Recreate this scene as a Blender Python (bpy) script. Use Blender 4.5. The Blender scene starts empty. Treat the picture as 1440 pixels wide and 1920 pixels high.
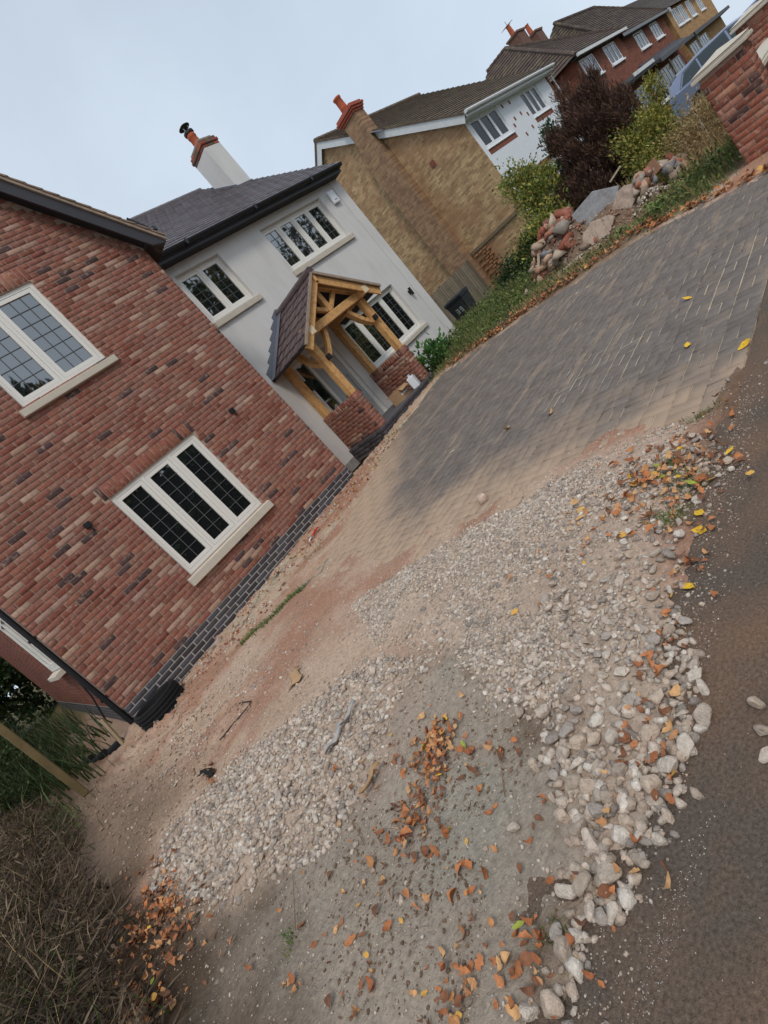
import bpy, bmesh, math, random
import numpy as np
from mathutils import Matrix, Vector

random.seed(7)
rng = np.random.default_rng(11)
SC = bpy.context.scene
COL = SC.collection

# ------------------------------------------------------------------ camera
CAMZ = 1.45
cam_d = bpy.data.cameras.new('camera')
cam = bpy.data.objects.new('camera', cam_d)
COL.objects.link(cam)
cam_d.sensor_fit = 'HORIZONTAL'
cam_d.sensor_width = 36.0
cam_d.lens = 1018.15 / 1440.0 * 36.0
cam_d.clip_start = 0.05
cam_d.clip_end = 600.0
_R = ((0.50717848, -0.54959291, -0.66386567),
      (-0.64614812, 0.26725111, -0.71489122),
      (0.57031799, 0.79153299, -0.21957441))
cam.matrix_world = Matrix(((_R[0][0], -_R[1][0], -_R[2][0], 0.0),
                           (_R[0][1], -_R[1][1], -_R[2][1], 0.0),
                           (_R[0][2], -_R[1][2], -_R[2][2], CAMZ),
                           (0, 0, 0, 1)))
SC.camera = cam

# ------------------------------------------------------------------ sky and sun
SUN_EL, SUN_AZ = math.radians(52), math.radians(215)     # azimuth measured from +Y towards +X
world = bpy.data.worlds.new('World')
SC.world = world
world.use_nodes = True
wn, wl = world.node_tree.nodes, world.node_tree.links
wn.clear()
w_out = wn.new('ShaderNodeOutputWorld')
w_bg = wn.new('ShaderNodeBackground')
w_bg.inputs['Strength'].default_value = 0.10
w_sky = wn.new('ShaderNodeTexSky')
w_sky.sky_type = 'NISHITA'
w_sky.sun_disc = False
w_sky.sun_elevation = SUN_EL
w_sky.sun_rotation = SUN_AZ
w_sky.dust_density = 3.0
w_sky.air_density = 1.0
# thin even cloud sheet in front of the blue
w_tc = wn.new('ShaderNodeTexCoord')
w_no = wn.new('ShaderNodeTexNoise')
w_no.inputs['Scale'].default_value = 1.6
w_no.inputs['Detail'].default_value = 5.0
w_rp = wn.new('ShaderNodeMapRange')
w_rp.inputs['From Min'].default_value = 0.3
w_rp.inputs['From Max'].default_value = 0.7
w_rp.inputs['To Min'].default_value = 0.72
w_rp.inputs['To Max'].default_value = 0.98
w_mx = wn.new('ShaderNodeMix')
w_mx.data_type = 'RGBA'
w_mx.inputs[7].default_value = (6.5, 7.5, 8.65, 1)
wl.new(w_tc.outputs['Generated'], w_no.inputs['Vector'])
wl.new(w_no.outputs['Fac'], w_rp.inputs['Value'])
wl.new(w_rp.outputs['Result'], w_mx.inputs[0])
wl.new(w_sky.outputs['Color'], w_mx.inputs[6])
w_n2 = wn.new('ShaderNodeTexNoise'); w_n2.inputs['Scale'].default_value = 2.6; w_n2.inputs['Detail'].default_value = 6.0
w_r2 = wn.new('ShaderNodeMapRange'); w_r2.inputs['From Min'].default_value = 0.3; w_r2.inputs['From Max'].default_value = 0.7
w_r2.inputs['To Min'].default_value = 0.92; w_r2.inputs['To Max'].default_value = 1.07
w_vs = wn.new('ShaderNodeVectorMath'); w_vs.operation = 'SCALE'
wl.new(w_tc.outputs['Generated'], w_n2.inputs['Vector']); wl.new(w_n2.outputs['Fac'], w_r2.inputs['Value'])
wl.new(w_mx.outputs[2], w_vs.inputs[0]); wl.new(w_r2.outputs['Result'], w_vs.inputs['Scale'])
wl.new(w_vs.outputs['Vector'], w_bg.inputs['Color'])
wl.new(w_bg.outputs['Background'], w_out.inputs['Surface'])

sun_d = bpy.data.lights.new('sun', 'SUN')
sun_d.energy = 1.3
sun_d.angle = math.radians(13)
sun_d.color = (1.0, 0.95, 0.88)
sun = bpy.data.objects.new('sun', sun_d)
COL.objects.link(sun)
_sd = Vector((math.sin(SUN_AZ) * math.cos(SUN_EL), math.cos(SUN_AZ) * math.cos(SUN_EL), math.sin(SUN_EL)))
sun.rotation_euler = _sd.to_track_quat('Z', 'Y').to_euler()
sun.location = (0, 0, 30)

SC.view_settings.view_transform = 'Standard'
SC.view_settings.look = 'None'
SC.view_settings.exposure = 0.12
SC.view_settings.gamma = 1.0
SC.view_settings.use_curve_mapping = False
SC.cycles.max_bounces = 5
SC.cycles.diffuse_bounces = 3
SC.cycles.glossy_bounces = 3
SC.cycles.transparent_max_bounces = 4

# ------------------------------------------------------------------ helpers
def S(r, g, b):
    f = lambda c: (c / 255 / 12.92) if c / 255 <= 0.04045 else ((c / 255 + 0.055) / 1.055) ** 2.4
    return (f(r), f(g), f(b))

W = {}          # world origin of every object built here

def tag(o, label, cat, group=None, kind=None):
    if label: o['label'] = label
    if cat: o['category'] = cat
    if group: o['group'] = group
    if kind: o['kind'] = kind
    return o

def thing(name, label, cat, loc=(0, 0, 0), rotz=0.0, group=None):
    o = bpy.data.objects.new(name, None)
    o.empty_display_size = 0.2
    COL.objects.link(o)
    o.location = loc
    o.rotation_euler = (0, 0, rotz)
    W[o.name] = Vector(loc)
    return tag(o, label, cat, group)

def copy_tree(o, parent=None):
    c = o.copy()
    COL.objects.link(c)
    c.parent = parent
    for ch in [x for x in bpy.data.objects if x.parent == o]:
        copy_tree(ch, c)
    return c

def set_cols(me, cols):
    a = me.attributes.new('Col', 'FLOAT_COLOR', 'FACE')
    c = np.ones((len(cols), 4), np.float32)
    c[:, :3] = np.asarray(cols, np.float32)[:, :3]
    a.data.foreach_set('color', c.ravel())

def big_mesh(name, V, F, mat, cols=None, smooth=False):
    V = np.asarray(V, np.float32); F = np.asarray(F, np.int32)
    me = bpy.data.meshes.new(name)
    n, k = F.shape
    me.vertices.add(len(V)); me.vertices.foreach_set('co', V.ravel())
    me.loops.add(n * k); me.loops.foreach_set('vertex_index', F.ravel())
    me.polygons.add(n); me.polygons.foreach_set('loop_start', np.arange(n, dtype=np.int32) * k)
    if smooth: me.polygons.foreach_set('use_smooth', np.ones(n, bool))
    me.update(calc_edges=True)
    me.materials.append(mat)
    if cols is not None: set_cols(me, cols)
    return me

def put(name, me, parent=None, loc=(0, 0, 0)):
    o = bpy.data.objects.new(name, me)
    COL.objects.link(o)
    o.parent = parent
    o.location = loc
    W[o.name] = (W[parent.name] if parent else Vector((0, 0, 0))) + Vector(loc)
    return o

class MB:
    """collects solid shapes of one piece"""
    def __init__(s, col=None):
        s.v = []; s.f = []; s.c = []; s.col = col or (1, 1, 1)
    def add(s, vs, fs, c=None):
        n = len(s.v)
        s.v += [tuple(v) for v in vs]
        s.f += [tuple(i + n for i in f) for f in fs]
        s.c += [c or s.col] * len(fs)
        return s
    def box(s, x0, y0, z0, x1, y1, z1, c=None):
        return s.add([(x0, y0, z0), (x1, y0, z0), (x1, y1, z0), (x0, y1, z0), (x0, y0, z1), (x1, y0, z1), (x1, y1, z1), (x0, y1, z1)],
                     [(0, 3, 2, 1), (4, 5, 6, 7), (0, 1, 5, 4), (1, 2, 6, 5), (2, 3, 7, 6), (3, 0, 4, 7)], c)
    def prism(s, poly, ext, c=None):
        """poly: 3d points in order, ext: vector"""
        n = len(poly); e = Vector(ext); a = [Vector(p) for p in poly]
        vs = a + [p + e for p in a]
        fs = [tuple(range(n))[::-1], tuple(range(n, 2 * n))] + [(i, (i + 1) % n, n + (i + 1) % n, n + i) for i in range(n)]
        return s.add(vs, fs, c)
    def beam(s, p, q, w, h, up=(0, 0, 1), c=None):
        p, q = Vector(p), Vector(q); d = (q - p).normalized()
        sd = d.cross(Vector(up)).normalized(); u = sd.cross(d).normalized()
        vs = []
        for o in (p, q):
            for a, b in ((-1, -1), (1, -1), (1, 1), (-1, 1)):
                vs.append(o + sd * (a * w / 2) + u * (b * h / 2))
        return s.add(vs, [(0, 1, 2, 3), (7, 6, 5, 4), (0, 4, 5, 1), (1, 5, 6, 2), (2, 6, 7, 3), (3, 7, 4, 0)], c)
    def tube(s, path, r, n=8, c=None, caps=True):
        P = [Vector(p) for p in path]; rs = r if isinstance(r, (list, tuple)) else [r] * len(P)
        vs = []; prev = None
        for i, p in enumerate(P):
            d = (P[min(i + 1, len(P) - 1)] - P[max(i - 1, 0)]).normalized()
            a = prev if prev is not None else (Vector((0, 0, 1)) if abs(d.z) < 0.9 else Vector((1, 0, 0)))
            x = (a - d * a.dot(d)).normalized(); prev = x; y = d.cross(x)
            for k in range(n):
                t = 2 * math.pi * k / n
                vs.append(p + x * (rs[i] * math.cos(t)) + y * (rs[i] * math.sin(t)))
        fs = []
        for i in range(len(P) - 1):
            for k in range(n):
                fs.append((i * n + k, i * n + (k + 1) % n, (i + 1) * n + (k + 1) % n, (i + 1) * n + k))
        if caps:
            fs += [tuple(range(n))[::-1], tuple(range((len(P) - 1) * n, len(P) * n))]
        return s.add(vs, fs, c)
    def lathe(s, prof, cx, cy, n=20, c=None):
        vs = []; fs = []
        for r, z in prof:
            for k in range(n):
                t = 2 * math.pi * k / n
                vs.append((cx + r * math.cos(t), cy + r * math.sin(t), z))
        for i in range(len(prof) - 1):
            for k in range(n):
                fs.append((i * n + k, i * n + (k + 1) % n, (i + 1) * n + (k + 1) % n, (i + 1) * n + k))
        return s.add(vs, fs, c)
    def mesh(s, name, mat, org=(0, 0, 0), smooth=False):
        me = bpy.data.meshes.new(name)
        o = Vector(org)
        me.from_pydata([(v[0] - o.x, v[1] - o.y, v[2] - o.z) for v in s.v], [], s.f)
        me.materials.append(mat)
        if smooth: me.polygons.foreach_set('use_smooth', [True] * len(me.polygons))
        set_cols(me, s.c)
        me.update()
        return me
    def build(s, name, mat, parent=None, local=False, smooth=False, bevel=0.0, seg=1):
        if parent is None:
            a = np.array(s.v)
            org = Vector(((a[:, 0].min() + a[:, 0].max()) / 2, (a[:, 1].min() + a[:, 1].max()) / 2, a[:, 2].min()))
            loc = org
        else:
            org = Vector((0, 0, 0)) if local else W[parent.name]
            loc = (0, 0, 0)
        o = put(name, s.mesh(name, mat, org, smooth), parent, loc)
        if parent is None: W[o.name] = org
        elif not local: W[o.name] = W[parent.name]
        if bevel:
            m = o.modifiers.new('bevel', 'BEVEL'); m.width = bevel; m.segments = seg; m.limit_method = 'ANGLE'
        return o

def pieces(name, parent, variants, insts, mat, limit=300, rest='', key=None, smooth=False):
    """variants: (V, F) with one colour each (V array, F quad list, col); insts: (4x4 np matrix, variant).
    The ones that show largest become objects, the remainder one joined part."""
    if key is not None: insts = sorted(insts, key=key)
    meshes = {}
    org = W[parent.name] if parent else Vector((0, 0, 0))
    out = []
    for M, k in insts[:limit]:
        if k not in meshes:
            V, F, c = variants[k]
            meshes[k] = big_mesh(name, V, F, mat, [c] * len(F), smooth)
        o = bpy.data.objects.new(name, meshes[k]); COL.objects.link(o)
        o.parent = parent
        m = Matrix(M.tolist()); m.translation = m.translation - org
        o.matrix_local = m
        out.append(o)
    ro = None
    rem = insts[limit:]
    if rem:
        VV = []; FF = []; CC = []; n = 0
        for M, k in rem:
            V, F, c = variants[k]
            VV.append(V @ M[:3, :3].T + M[:3, 3] - np.array(org)); FF.append(np.asarray(F) + n); n += len(V)
            CC += [c] * len(F)
        ro = put(rest or name, big_mesh(rest or name, np.vstack(VV), np.vstack(FF), mat, CC, smooth), parent)
        ro['kind'] = 'stuff'
    return out, ro

def TM(t, rz=0.0, sc=(1, 1, 1), R=None):
    M = np.eye(4)
    c, s = math.cos(rz), math.sin(rz)
    A = np.array([[c, -s, 0], [s, c, 0], [0, 0, 1.0]]) if R is None else np.asarray(R)
    M[:3, :3] = A * np.asarray(sc)[None, :]
    M[:3, 3] = t
    return M

def camdist(e):
    M = e[0]
    return (M[0, 3]) ** 2 + (M[1, 3]) ** 2 + (M[2, 3] - CAMZ) ** 2

# value noise
def _h(ix, iy, s):
    return np.modf(np.abs(np.sin(ix * 127.1 + iy * 311.7 + s * 74.7) * 43758.5453))[0]
def vn(x, y, s=0):
    x = np.asarray(x, float); y = np.asarray(y, float)
    ix, iy = np.floor(x), np.floor(y); fx, fy = x - ix, y - iy
    fx = fx * fx * (3 - 2 * fx); fy = fy * fy * (3 - 2 * fy)
    a = _h(ix, iy, s) * (1 - fx) + _h(ix + 1, iy, s) * fx
    b = _h(ix, iy + 1, s) * (1 - fx) + _h(ix + 1, iy + 1, s) * fx
    return a * (1 - fy) + b * fy
def fbm(x, y, s=0, o=4):
    t = 0; a = 0.5
    for i in range(o):
        t = t + a * vn(np.asarray(x) * 2 ** i, np.asarray(y) * 2 ** i, s + i * 13); a *= 0.5
    return t
def sstep(a, b, x):
    t = np.clip((np.asarray(x, float) - a) / (b - a), 0, 1); return t * t * (3 - 2 * t)
def rot3():
    q = rng.normal(size=4); q /= np.linalg.norm(q); w, x, y, z = q
    return np.array([[1 - 2 * (y * y + z * z), 2 * (x * y - z * w), 2 * (x * z + y * w)], [2 * (x * y + z * w), 1 - 2 * (x * x + z * z), 2 * (y * z - x * w)], [2 * (x * z - y * w), 2 * (y * z + x * w), 1 - 2 * (x * x + y * y)]])

# ------------------------------------------------------------------ materials
def mat(name, col=(0.5, 0.5, 0.5), rough=0.8, var=0.15, scale=12.0, bump=0.0, bscale=60.0, attr=False, spec=0.3,
        metal=0.0, col2=None, c2scale=5.0, c2lo=0.5, c2hi=0.62, stretch=None, coat=0.0, bdist=0.01, rvar=0.0, trans=0.0):
    m = bpy.data.materials.new(name)
    m.use_nodes = True
    N, L = m.node_tree.nodes, m.node_tree.links
    b = N['Principled BSDF']
    b.inputs['Roughness'].default_value = rough
    b.inputs['Specular IOR Level'].default_value = spec
    b.inputs['Metallic'].default_value = metal
    if coat: b.inputs['Coat Weight'].default_value = coat
    g = N.new('ShaderNodeNewGeometry')
    vec = g.outputs['Position']
    if stretch:
        mp = N.new('ShaderNodeMapping'); mp.inputs['Scale'].default_value = stretch
        L.new(vec, mp.inputs['Vector']); vec = mp.outputs['Vector']
    def noise(sc, det=4.0, r=0.55):
        n = N.new('ShaderNodeTexNoise'); n.inputs['Scale'].default_value = sc; n.inputs['Detail'].default_value = det
        n.inputs['Roughness'].default_value = r
        L.new(vec, n.inputs['Vector']); return n.outputs['Fac']
    if attr:
        a = N.new('ShaderNodeAttribute'); a.attribute_name = 'Col'; c = a.outputs['Color']
    else:
        a = N.new('ShaderNodeRGB'); a.outputs[0].default_value = (*col, 1); c = a.outputs[0]
    if col2 is not None:
        mr = N.new('ShaderNodeMapRange'); mr.inputs['From Min'].default_value = c2lo; mr.inputs['From Max'].default_value = c2hi
        L.new(noise(c2scale, 6.0, 0.65), mr.inputs['Value'])
        mx = N.new('ShaderNodeMix'); mx.data_type = 'RGBA'; mx.inputs[7].default_value = (*col2[:3], 1)
        if len(col2) > 3: mr.inputs['To Max'].default_value = col2[3]
        L.new(mr.outputs['Result'], mx.inputs[0]); L.new(c, mx.inputs[6]); c = mx.outputs[2]
    if var:
        mr = N.new('ShaderNodeMapRange'); mr.inputs['From Min'].default_value = 0.25; mr.inputs['From Max'].default_value = 0.75
        mr.inputs['To Min'].default_value = 1 - var; mr.inputs['To Max'].default_value = 1 + var
        L.new(noise(scale, 6.0, 0.65), mr.inputs['Value'])
        vm = N.new('ShaderNodeVectorMath'); vm.operation = 'SCALE'
        L.new(c, vm.inputs[0]); L.new(mr.outputs['Result'], vm.inputs['Scale']); c = vm.outputs['Vector']
    L.new(c, b.inputs['Base Color'])
    if rvar:
        mr = N.new('ShaderNodeMapRange'); mr.inputs['To Min'].default_value = rough - rvar; mr.inputs['To Max'].default_value = rough + rvar
        L.new(noise(scale * 0.7), mr.inputs['Value']); L.new(mr.outputs['Result'], b.inputs['Roughness'])
    if bump:
        bp = N.new('ShaderNodeBump'); bp.inputs['Strength'].default_value = bump; bp.inputs['Distance'].default_value = bdist
        L.new(noise(bscale, 5.0, 0.6), bp.inputs['Height']); L.new(bp.outputs['Normal'], b.inputs['Normal'])
    if trans:
        t = N.new('ShaderNodeBsdfTranslucent'); ms = N.new('ShaderNodeMixShader'); ms.inputs[0].default_value = trans
        L.new(c, t.inputs['Color']); L.new(b.outputs['BSDF'], ms.inputs[1]); L.new(t.outputs['BSDF'], ms.inputs[2])
        L.new(ms.outputs[0], N['Material Output'].inputs['Surface'])
    return m

def brick_mat(name, c1, c2, mortar, axes='xz', w=0.225, h=0.075, var=0.3, c3=None, ms=0.012, bump=0.4):
    """courses too far away to pick apart singly"""
    m = bpy.data.materials.new(name); m.use_nodes = True
    N, L = m.node_tree.nodes, m.node_tree.links
    b = N['Principled BSDF']; b.inputs['Roughness'].default_value = 0.9; b.inputs['Specular IOR Level'].default_value = 0.2
    g = N.new('ShaderNodeNewGeometry'); sp = N.new('ShaderNodeSeparateXYZ'); cb = N.new('ShaderNodeCombineXYZ')
    L.new(g.outputs['Position'], sp.inputs[0])
    L.new(sp.outputs['XYZ'.index(axes[0].upper())], cb.inputs[0]); L.new(sp.outputs['XYZ'.index(axes[1].upper())], cb.inputs[1])
    br = N.new('ShaderNodeTexBrick')
    br.inputs['Color1'].default_value = (*c1, 1); br.inputs['Color2'].default_value = (*c2, 1); br.inputs['Mortar'].default_value = (*mortar, 1)
    br.inputs['Scale'].default_value = 1.0; br.inputs['Brick Width'].default_value = w; br.inputs['Row Height'].default_value = h
    br.inputs['Mortar Size'].default_value = ms / 2; br.inputs['Mortar Smooth'].default_value = 0.3; br.inputs['Bias'].default_value = 0.0
    L.new(cb.outputs[0], br.inputs['Vector'])
    n = N.new('ShaderNodeTexNoise'); n.inputs['Scale'].default_value = 3.0; n.inputs['Detail'].default_value = 8; n.inputs['Roughness'].default_value = 0.75
    L.new(g.outputs['Position'], n.inputs['Vector'])
    mr = N.new('ShaderNodeMapRange'); mr.inputs['From Min'].default_value = 0.3; mr.inputs['From Max'].default_value = 0.7
    mr.inputs['To Min'].default_value = 1 - var; mr.inputs['To Max'].default_value = 1 + var
    L.new(n.outputs['Fac'], mr.inputs['Value'])
    vm = N.new('ShaderNodeVectorMath'); vm.operation = 'SCALE'
    c = br.outputs['Color']
    if c3:
        n2 = N.new('ShaderNodeTexNoise'); n2.inputs['Scale'].default_value = 0.9; n2.inputs['Detail'].default_value = 6
        L.new(g.outputs['Position'], n2.inputs['Vector'])
        m2 = N.new('ShaderNodeMapRange'); m2.inputs['From Min'].default_value = 0.45; m2.inputs['From Max'].default_value = 0.68; m2.inputs['To Max'].default_value = 0.75
        L.new(n2.outputs['Fac'], m2.inputs['Value'])
        mx = N.new('ShaderNodeMix'); mx.data_type = 'RGBA'; mx.inputs[7].default_value = (*c3, 1)
        L.new(m2.outputs['Result'], mx.inputs[0]); L.new(c, mx.inputs[6]); c = mx.outputs[2]
    L.new(c, vm.inputs[0]); L.new(mr.outputs['Result'], vm.inputs['Scale'])
    L.new(vm.outputs['Vector'], b.inputs['Base Color'])
    bp = N.new('ShaderNodeBump'); bp.inputs['Strength'].default_value = bump; bp.inputs['Distance'].default_value = 0.01; bp.invert = True
    L.new(br.outputs['Fac'], bp.inputs['Height']); L.new(bp.outputs['Normal'], b.inputs['Normal'])
    return m

M_ = {}
M_['brick'] = mat('facing_brick', attr=True, rough=0.92, var=0.28, scale=34, bump=0.6, bscale=120, col2=(*S(178, 146, 126), 0.7), c2scale=15, c2lo=0.54, c2hi=0.68, spec=0.15, bdist=0.006)
M_['mortar'] = mat('mortar', S(168, 146, 130), 0.95, 0.2, 30, 0.4, 150)
M_['bluebrick'] = mat('blue_brick', attr=True, rough=0.7, var=0.2, scale=30, bump=0.3, bscale=120, spec=0.3)
M_['greymortar'] = mat('grey_mortar', S(168, 161, 154), 0.95, 0.12, 30, 0.3, 150)
M_['render'] = mat('white_render', S(214, 211, 207), 0.92, 0.05, 3.5, 0.5, 110, spec=0.2, bdist=0.007, col2=(*S(190, 186, 180), 0.45), c2scale=1.3, c2lo=0.5, c2hi=0.75, stretch=(1.6, 1.6, 0.45))
M_['upvc'] = mat('cream_frame', S(230, 226, 217), 0.45, 0.02, 8, spec=0.4)
M_['white_upvc'] = mat('white_frame', S(232, 234, 236), 0.45, 0.02, 8, spec=0.4)
M_['glass'] = mat('window_glass', (0.012, 0.013, 0.015), 0.02, 0.0, spec=0.5)
M_['glass'].node_tree.nodes['Principled BSDF'].inputs['IOR'].default_value = 3.0     # double glazing: four reflecting faces
M_['farglass'] = mat('far_glass', (0.02, 0.024, 0.03), 0.08, 0.0, spec=0.5)
M_['farglass'].node_tree.nodes['Principled BSDF'].inputs['IOR'].default_value = 1.22
M_['lead_came'] = mat('leaded_strip', S(92, 92, 92), 0.5, 0.0, spec=0.4)
M_['stone'] = mat('cast_stone', S(198, 188, 172), 0.9, 0.09, 9, 0.25, 140, spec=0.2)
M_['fascia'] = mat('charcoal_fascia', S(58, 56, 60), 0.55, 0.08, 6, spec=0.4)
M_['soffit'] = mat('charcoal_soffit', S(46, 44, 47), 0.6, 0.08, 6)
M_['gutter'] = mat('black_gutter', S(34, 33, 36), 0.35, 0.05, 6, spec=0.5)
M_['tile'] = mat('dark_roof_tile', attr=True, rough=0.27, var=0.15, scale=9, bump=0.25, bscale=60, spec=0.45)
M_['tile_edge'] = mat('verge_mortar', S(158, 140, 122), 0.95, 0.25, 14, 0.4, 90)
M_['oldtile'] = mat('old_roof_tile', attr=True, rough=0.85, var=0.35, scale=5, bump=0.5, bscale=25, col2=(*S(120, 110, 85), 0.5), c2scale=2.2)
M_['lead'] = mat('lead_flashing', S(104, 108, 118), 0.5, 0.15, 8, 0.2, 30, spec=0.5)
M_['oak'] = mat('oak', S(212, 164, 108), 0.7, 0.18, 7, 0.35, 60, stretch=(3, 3, 3), col2=(*S(176, 122, 72), 0.6), c2scale=4, spec=0.25)
M_['oak_end'] = mat('oak_end_grain', S(226, 206, 172), 0.8, 0.1, 20)
M_['clay'] = mat('clay_pot', S(176, 92, 62), 0.85, 0.2, 10, 0.2, 60)
M_['chimbrick'] = mat('chimney_brick', attr=True, rough=0.9, var=0.3, scale=20, bump=0.5, bscale=90, col2=(*S(120, 112, 98), 0.6), c2scale=8)
M_['black'] = mat('black_metal', S(26, 26, 28), 0.5, 0.05, 6, spec=0.4)
M_['steel'] = mat('steel', S(190, 190, 192), 0.3, 0.05, 6, metal=1.0)
M_['door'] = mat('grey_door', S(176, 178, 176), 0.5, 0.04, 4)
M_['slab'] = mat('porch_slab', S(96, 94, 96), 0.7, 0.15, 10, 0.2, 60)
M_['buff'] = brick_mat('buff_brick_wall', S(200, 168, 126), S(152, 122, 90), S(156, 140, 118), 'yz', c3=S(160, 122, 92), var=0.25)
M_['buff_x'] = brick_mat('buff_brick_front', S(188, 150, 102), S(156, 118, 80), S(140, 120, 96), 'xz', var=0.3)
M_['farred'] = brick_mat('far_red_brick', S(140, 82, 62), S(112, 64, 52), S(128, 104, 90), 'xz', var=0.3)
M_['farred_y'] = brick_mat('far_red_brick_side', S(140, 82, 62), S(112, 64, 52), S(128, 104, 90), 'yz', var=0.3)
M_['lintel'] = mat('red_lintel', S(132, 80, 66), 0.9, 0.3, 8)
M_['whitewall'] = mat('painted_render', S(226, 230, 234), 0.9, 0.03, 2.5, 0.4, 45, bdist=0.01)
M_['whiteboard'] = mat('white_bargeboard', S(214, 216, 216), 0.6, 0.1, 7)
M_['concrete'] = mat('concrete', attr=True, rough=0.95, var=0.2, scale=9, bump=0.6, bscale=70, col2=(*S(120, 108, 96), 0.5), c2scale=5)
M_['stones'] = mat('crushed_stone', attr=True, rough=0.95, var=0.3, scale=70, bump=1.0, bscale=130, spec=0.15, bdist=0.01)
M_['rubble'] = mat('rubble', attr=True, rough=0.95, var=0.25, scale=18, bump=0.6, bscale=80, spec=0.15)
M_['soil'] = mat('soil', attr=True, rough=0.97, var=0.34, scale=38, bump=1.0, bscale=75, spec=0.1, bdist=0.014)
M_['tarmac'] = mat('tarmac', S(105, 93, 83), 0.95, 0.6, 95, 1.0, 230, col2=(*S(134, 106, 86), 0.85), c2scale=1.7, c2lo=0.40, c2hi=0.66, spec=0.15, bdist=0.008)
M_['leaf'] = mat('dry_leaf', attr=True, rough=0.8, var=0.35, scale=60, bump=0.3, bscale=150, spec=0.25)
M_['foliage'] = mat('foliage', attr=True, rough=0.6, var=0.15, scale=6, spec=0.3, trans=0.25)
M_['dry'] = mat('dry_stalks', attr=True, rough=0.9, var=0.2, scale=8, spec=0.15)
M_['bark'] = mat('bark', S(72, 60, 50), 0.95, 0.3, 14, 0.6, 40)
M_['fencewood'] = mat('weathered_wood', attr=True, rough=0.9, var=0.25, scale=9, bump=0.4, bscale=40, stretch=(4, 4, 0.6))
M_['olivewood'] = mat('mossy_timber', S(108, 92, 62), 0.9, 0.25, 6, 0.4, 40)
M_['binplastic'] = mat('bin_plastic', S(36, 38, 42), 0.5, 0.06, 6, 0.15, 200)
M_['print'] = mat('faded_print', S(150, 152, 156), 0.8, 0.2, 30)
M_['plastic_white'] = mat('white_plastic', S(226, 228, 232), 0.4, 0.03, 8, spec=0.4)
M_['plastic_sheet'] = mat('torn_plastic', S(176, 172, 168), 0.5, 0.08, 20, 0.3, 40, spec=0.5)
M_['plastic_red'] = mat('red_plastic', S(196, 44, 34), 0.4, 0.1, 20)
M_['card'] = mat('cardboard', S(176, 142, 108), 0.9, 0.1, 12)
M_['rubber'] = mat('rubber', S(28, 28, 29), 0.75, 0.05, 10)
M_['paint'] = mat('car_paint', S(140, 150, 176), 0.35, 0.02, 4, coat=0.8, spec=0.5, metal=0.35)
M_['carglass'] = mat('car_glass', (0.02, 0.035, 0.04), 0.04, 0.0, spec=0.8)
M_['taillight'] = mat('tail_light', S(170, 26, 20), 0.25, 0.05, 20, spec=0.6)
M_['hose'] = mat('dark_hose', S(66, 54, 46), 0.6, 0.1, 20)
M_['kerb'] = mat('kerb_stone', S(142, 138, 132), 0.9, 0.15, 10, 0.4, 80)

# ------------------------------------------------------------------ ground heights (metres, footpath = 0)
def zg(x, y):
    s = np.clip((np.asarray(y, float) - 1) / 6.7, 0, 1.2)
    x = np.asarray(x, float)
    g = s * (0.03 + 0.022 * np.clip(x, 0, 12.4))
    return g * (1 - 0.75 * sstep(12.5, 14.0, x))

B_Y = [1.0, 1.47, 2.03, 2.4, 2.84, 3.45, 4.11, 5.35, 6.0, 6.44, 6.65, 7.0, 7.35, 7.6]
B_X = [2.95, 2.97, 3.03, 2.82, 2.67, 2.62, 2.50, 2.85, 3.55, 4.3, 5.06, 6.0, 7.4, 9.0]
F_Y = [1.2, 1.39, 2.32, 3.21, 4.1, 5.2, 6.0, 6.9, 7.74]
F_X = [7.8, 7.86, 8.63, 9.22, 9.15, 9.2, 9.08, 9.07, 8.9]
RUBR = [(2.97, 1.47), (2.95, 2.01), (2.71, 2.35), (2.57, 2.9), (2.35, 3.39), (1.99, 4.0), (1.52, 3.23), (1.37, 2.31), (1.19, 2.0), (1.05, 1.82), (0.99, 1.53), (0.73, 1.37), (0.61, 1.25), (0.41, 1.21), (0.28, 1.19), (0.15, 1.21), (0.17, 1.12), (0.38, 1.1), (0.54, 1.02), (0.7, 0.98), (0.89, 0.96), (1.04, 0.91), (1.24, 1.01), (1.47, 1.11), (1.77, 1.17), (2.14, 1.22), (2.18, 1.13), (2.32, 1.01), (2.63, 1.18)]
RUBL = [(-0.24, 4.23), (-0.07, 4.45), (0.39, 4.27), (0.95, 3.63), (1.39, 3.23), (1.34, 2.42), (0.99, 2.63), (0.78, 2.44), (0.56, 2.42), (0.31, 2.43), (0.1, 2.7), (-0.1, 2.97), (-0.26, 3.51), (-0.33, 4.07)]

def polysd(x, y, poly):
    """signed distance to a polygon, inside positive"""
    x = np.asarray(x, float); y = np.asarray(y, float)
    d = np.full(x.shape, 1e9); ins = np.zeros(x.shape, bool)
    n = len(poly)
    for i in range(n):
        ax, ay = poly[i]; bx, by = poly[(i + 1) % n]
        ex, ey = bx - ax, by - ay
        t = np.clip(((x - ax) * ex + (y - ay) * ey) / (ex * ex + ey * ey + 1e-12), 0, 1)
        d = np.minimum(d, np.hypot(x - ax - t * ex, y - ay - t * ey))
        c = ((ay > y) != (by > y)) & (x < ex * (y - ay) / (ey if abs(ey) > 1e-9 else 1e-9) + ax)
        ins ^= c
    return np.where(ins, d, -d)

def drive_d(x, y):
    return np.minimum(np.minimum(x - np.interp(y, B_Y, B_X), np.interp(y, F_Y, F_X) - x), np.minimum(y - np.interp(x, [2.9, 3.3, 3.8, 4.6, 9.0], [1.25, 1.20, 1.15, 1.10, 1.10]), 7.75 - y))

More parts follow.
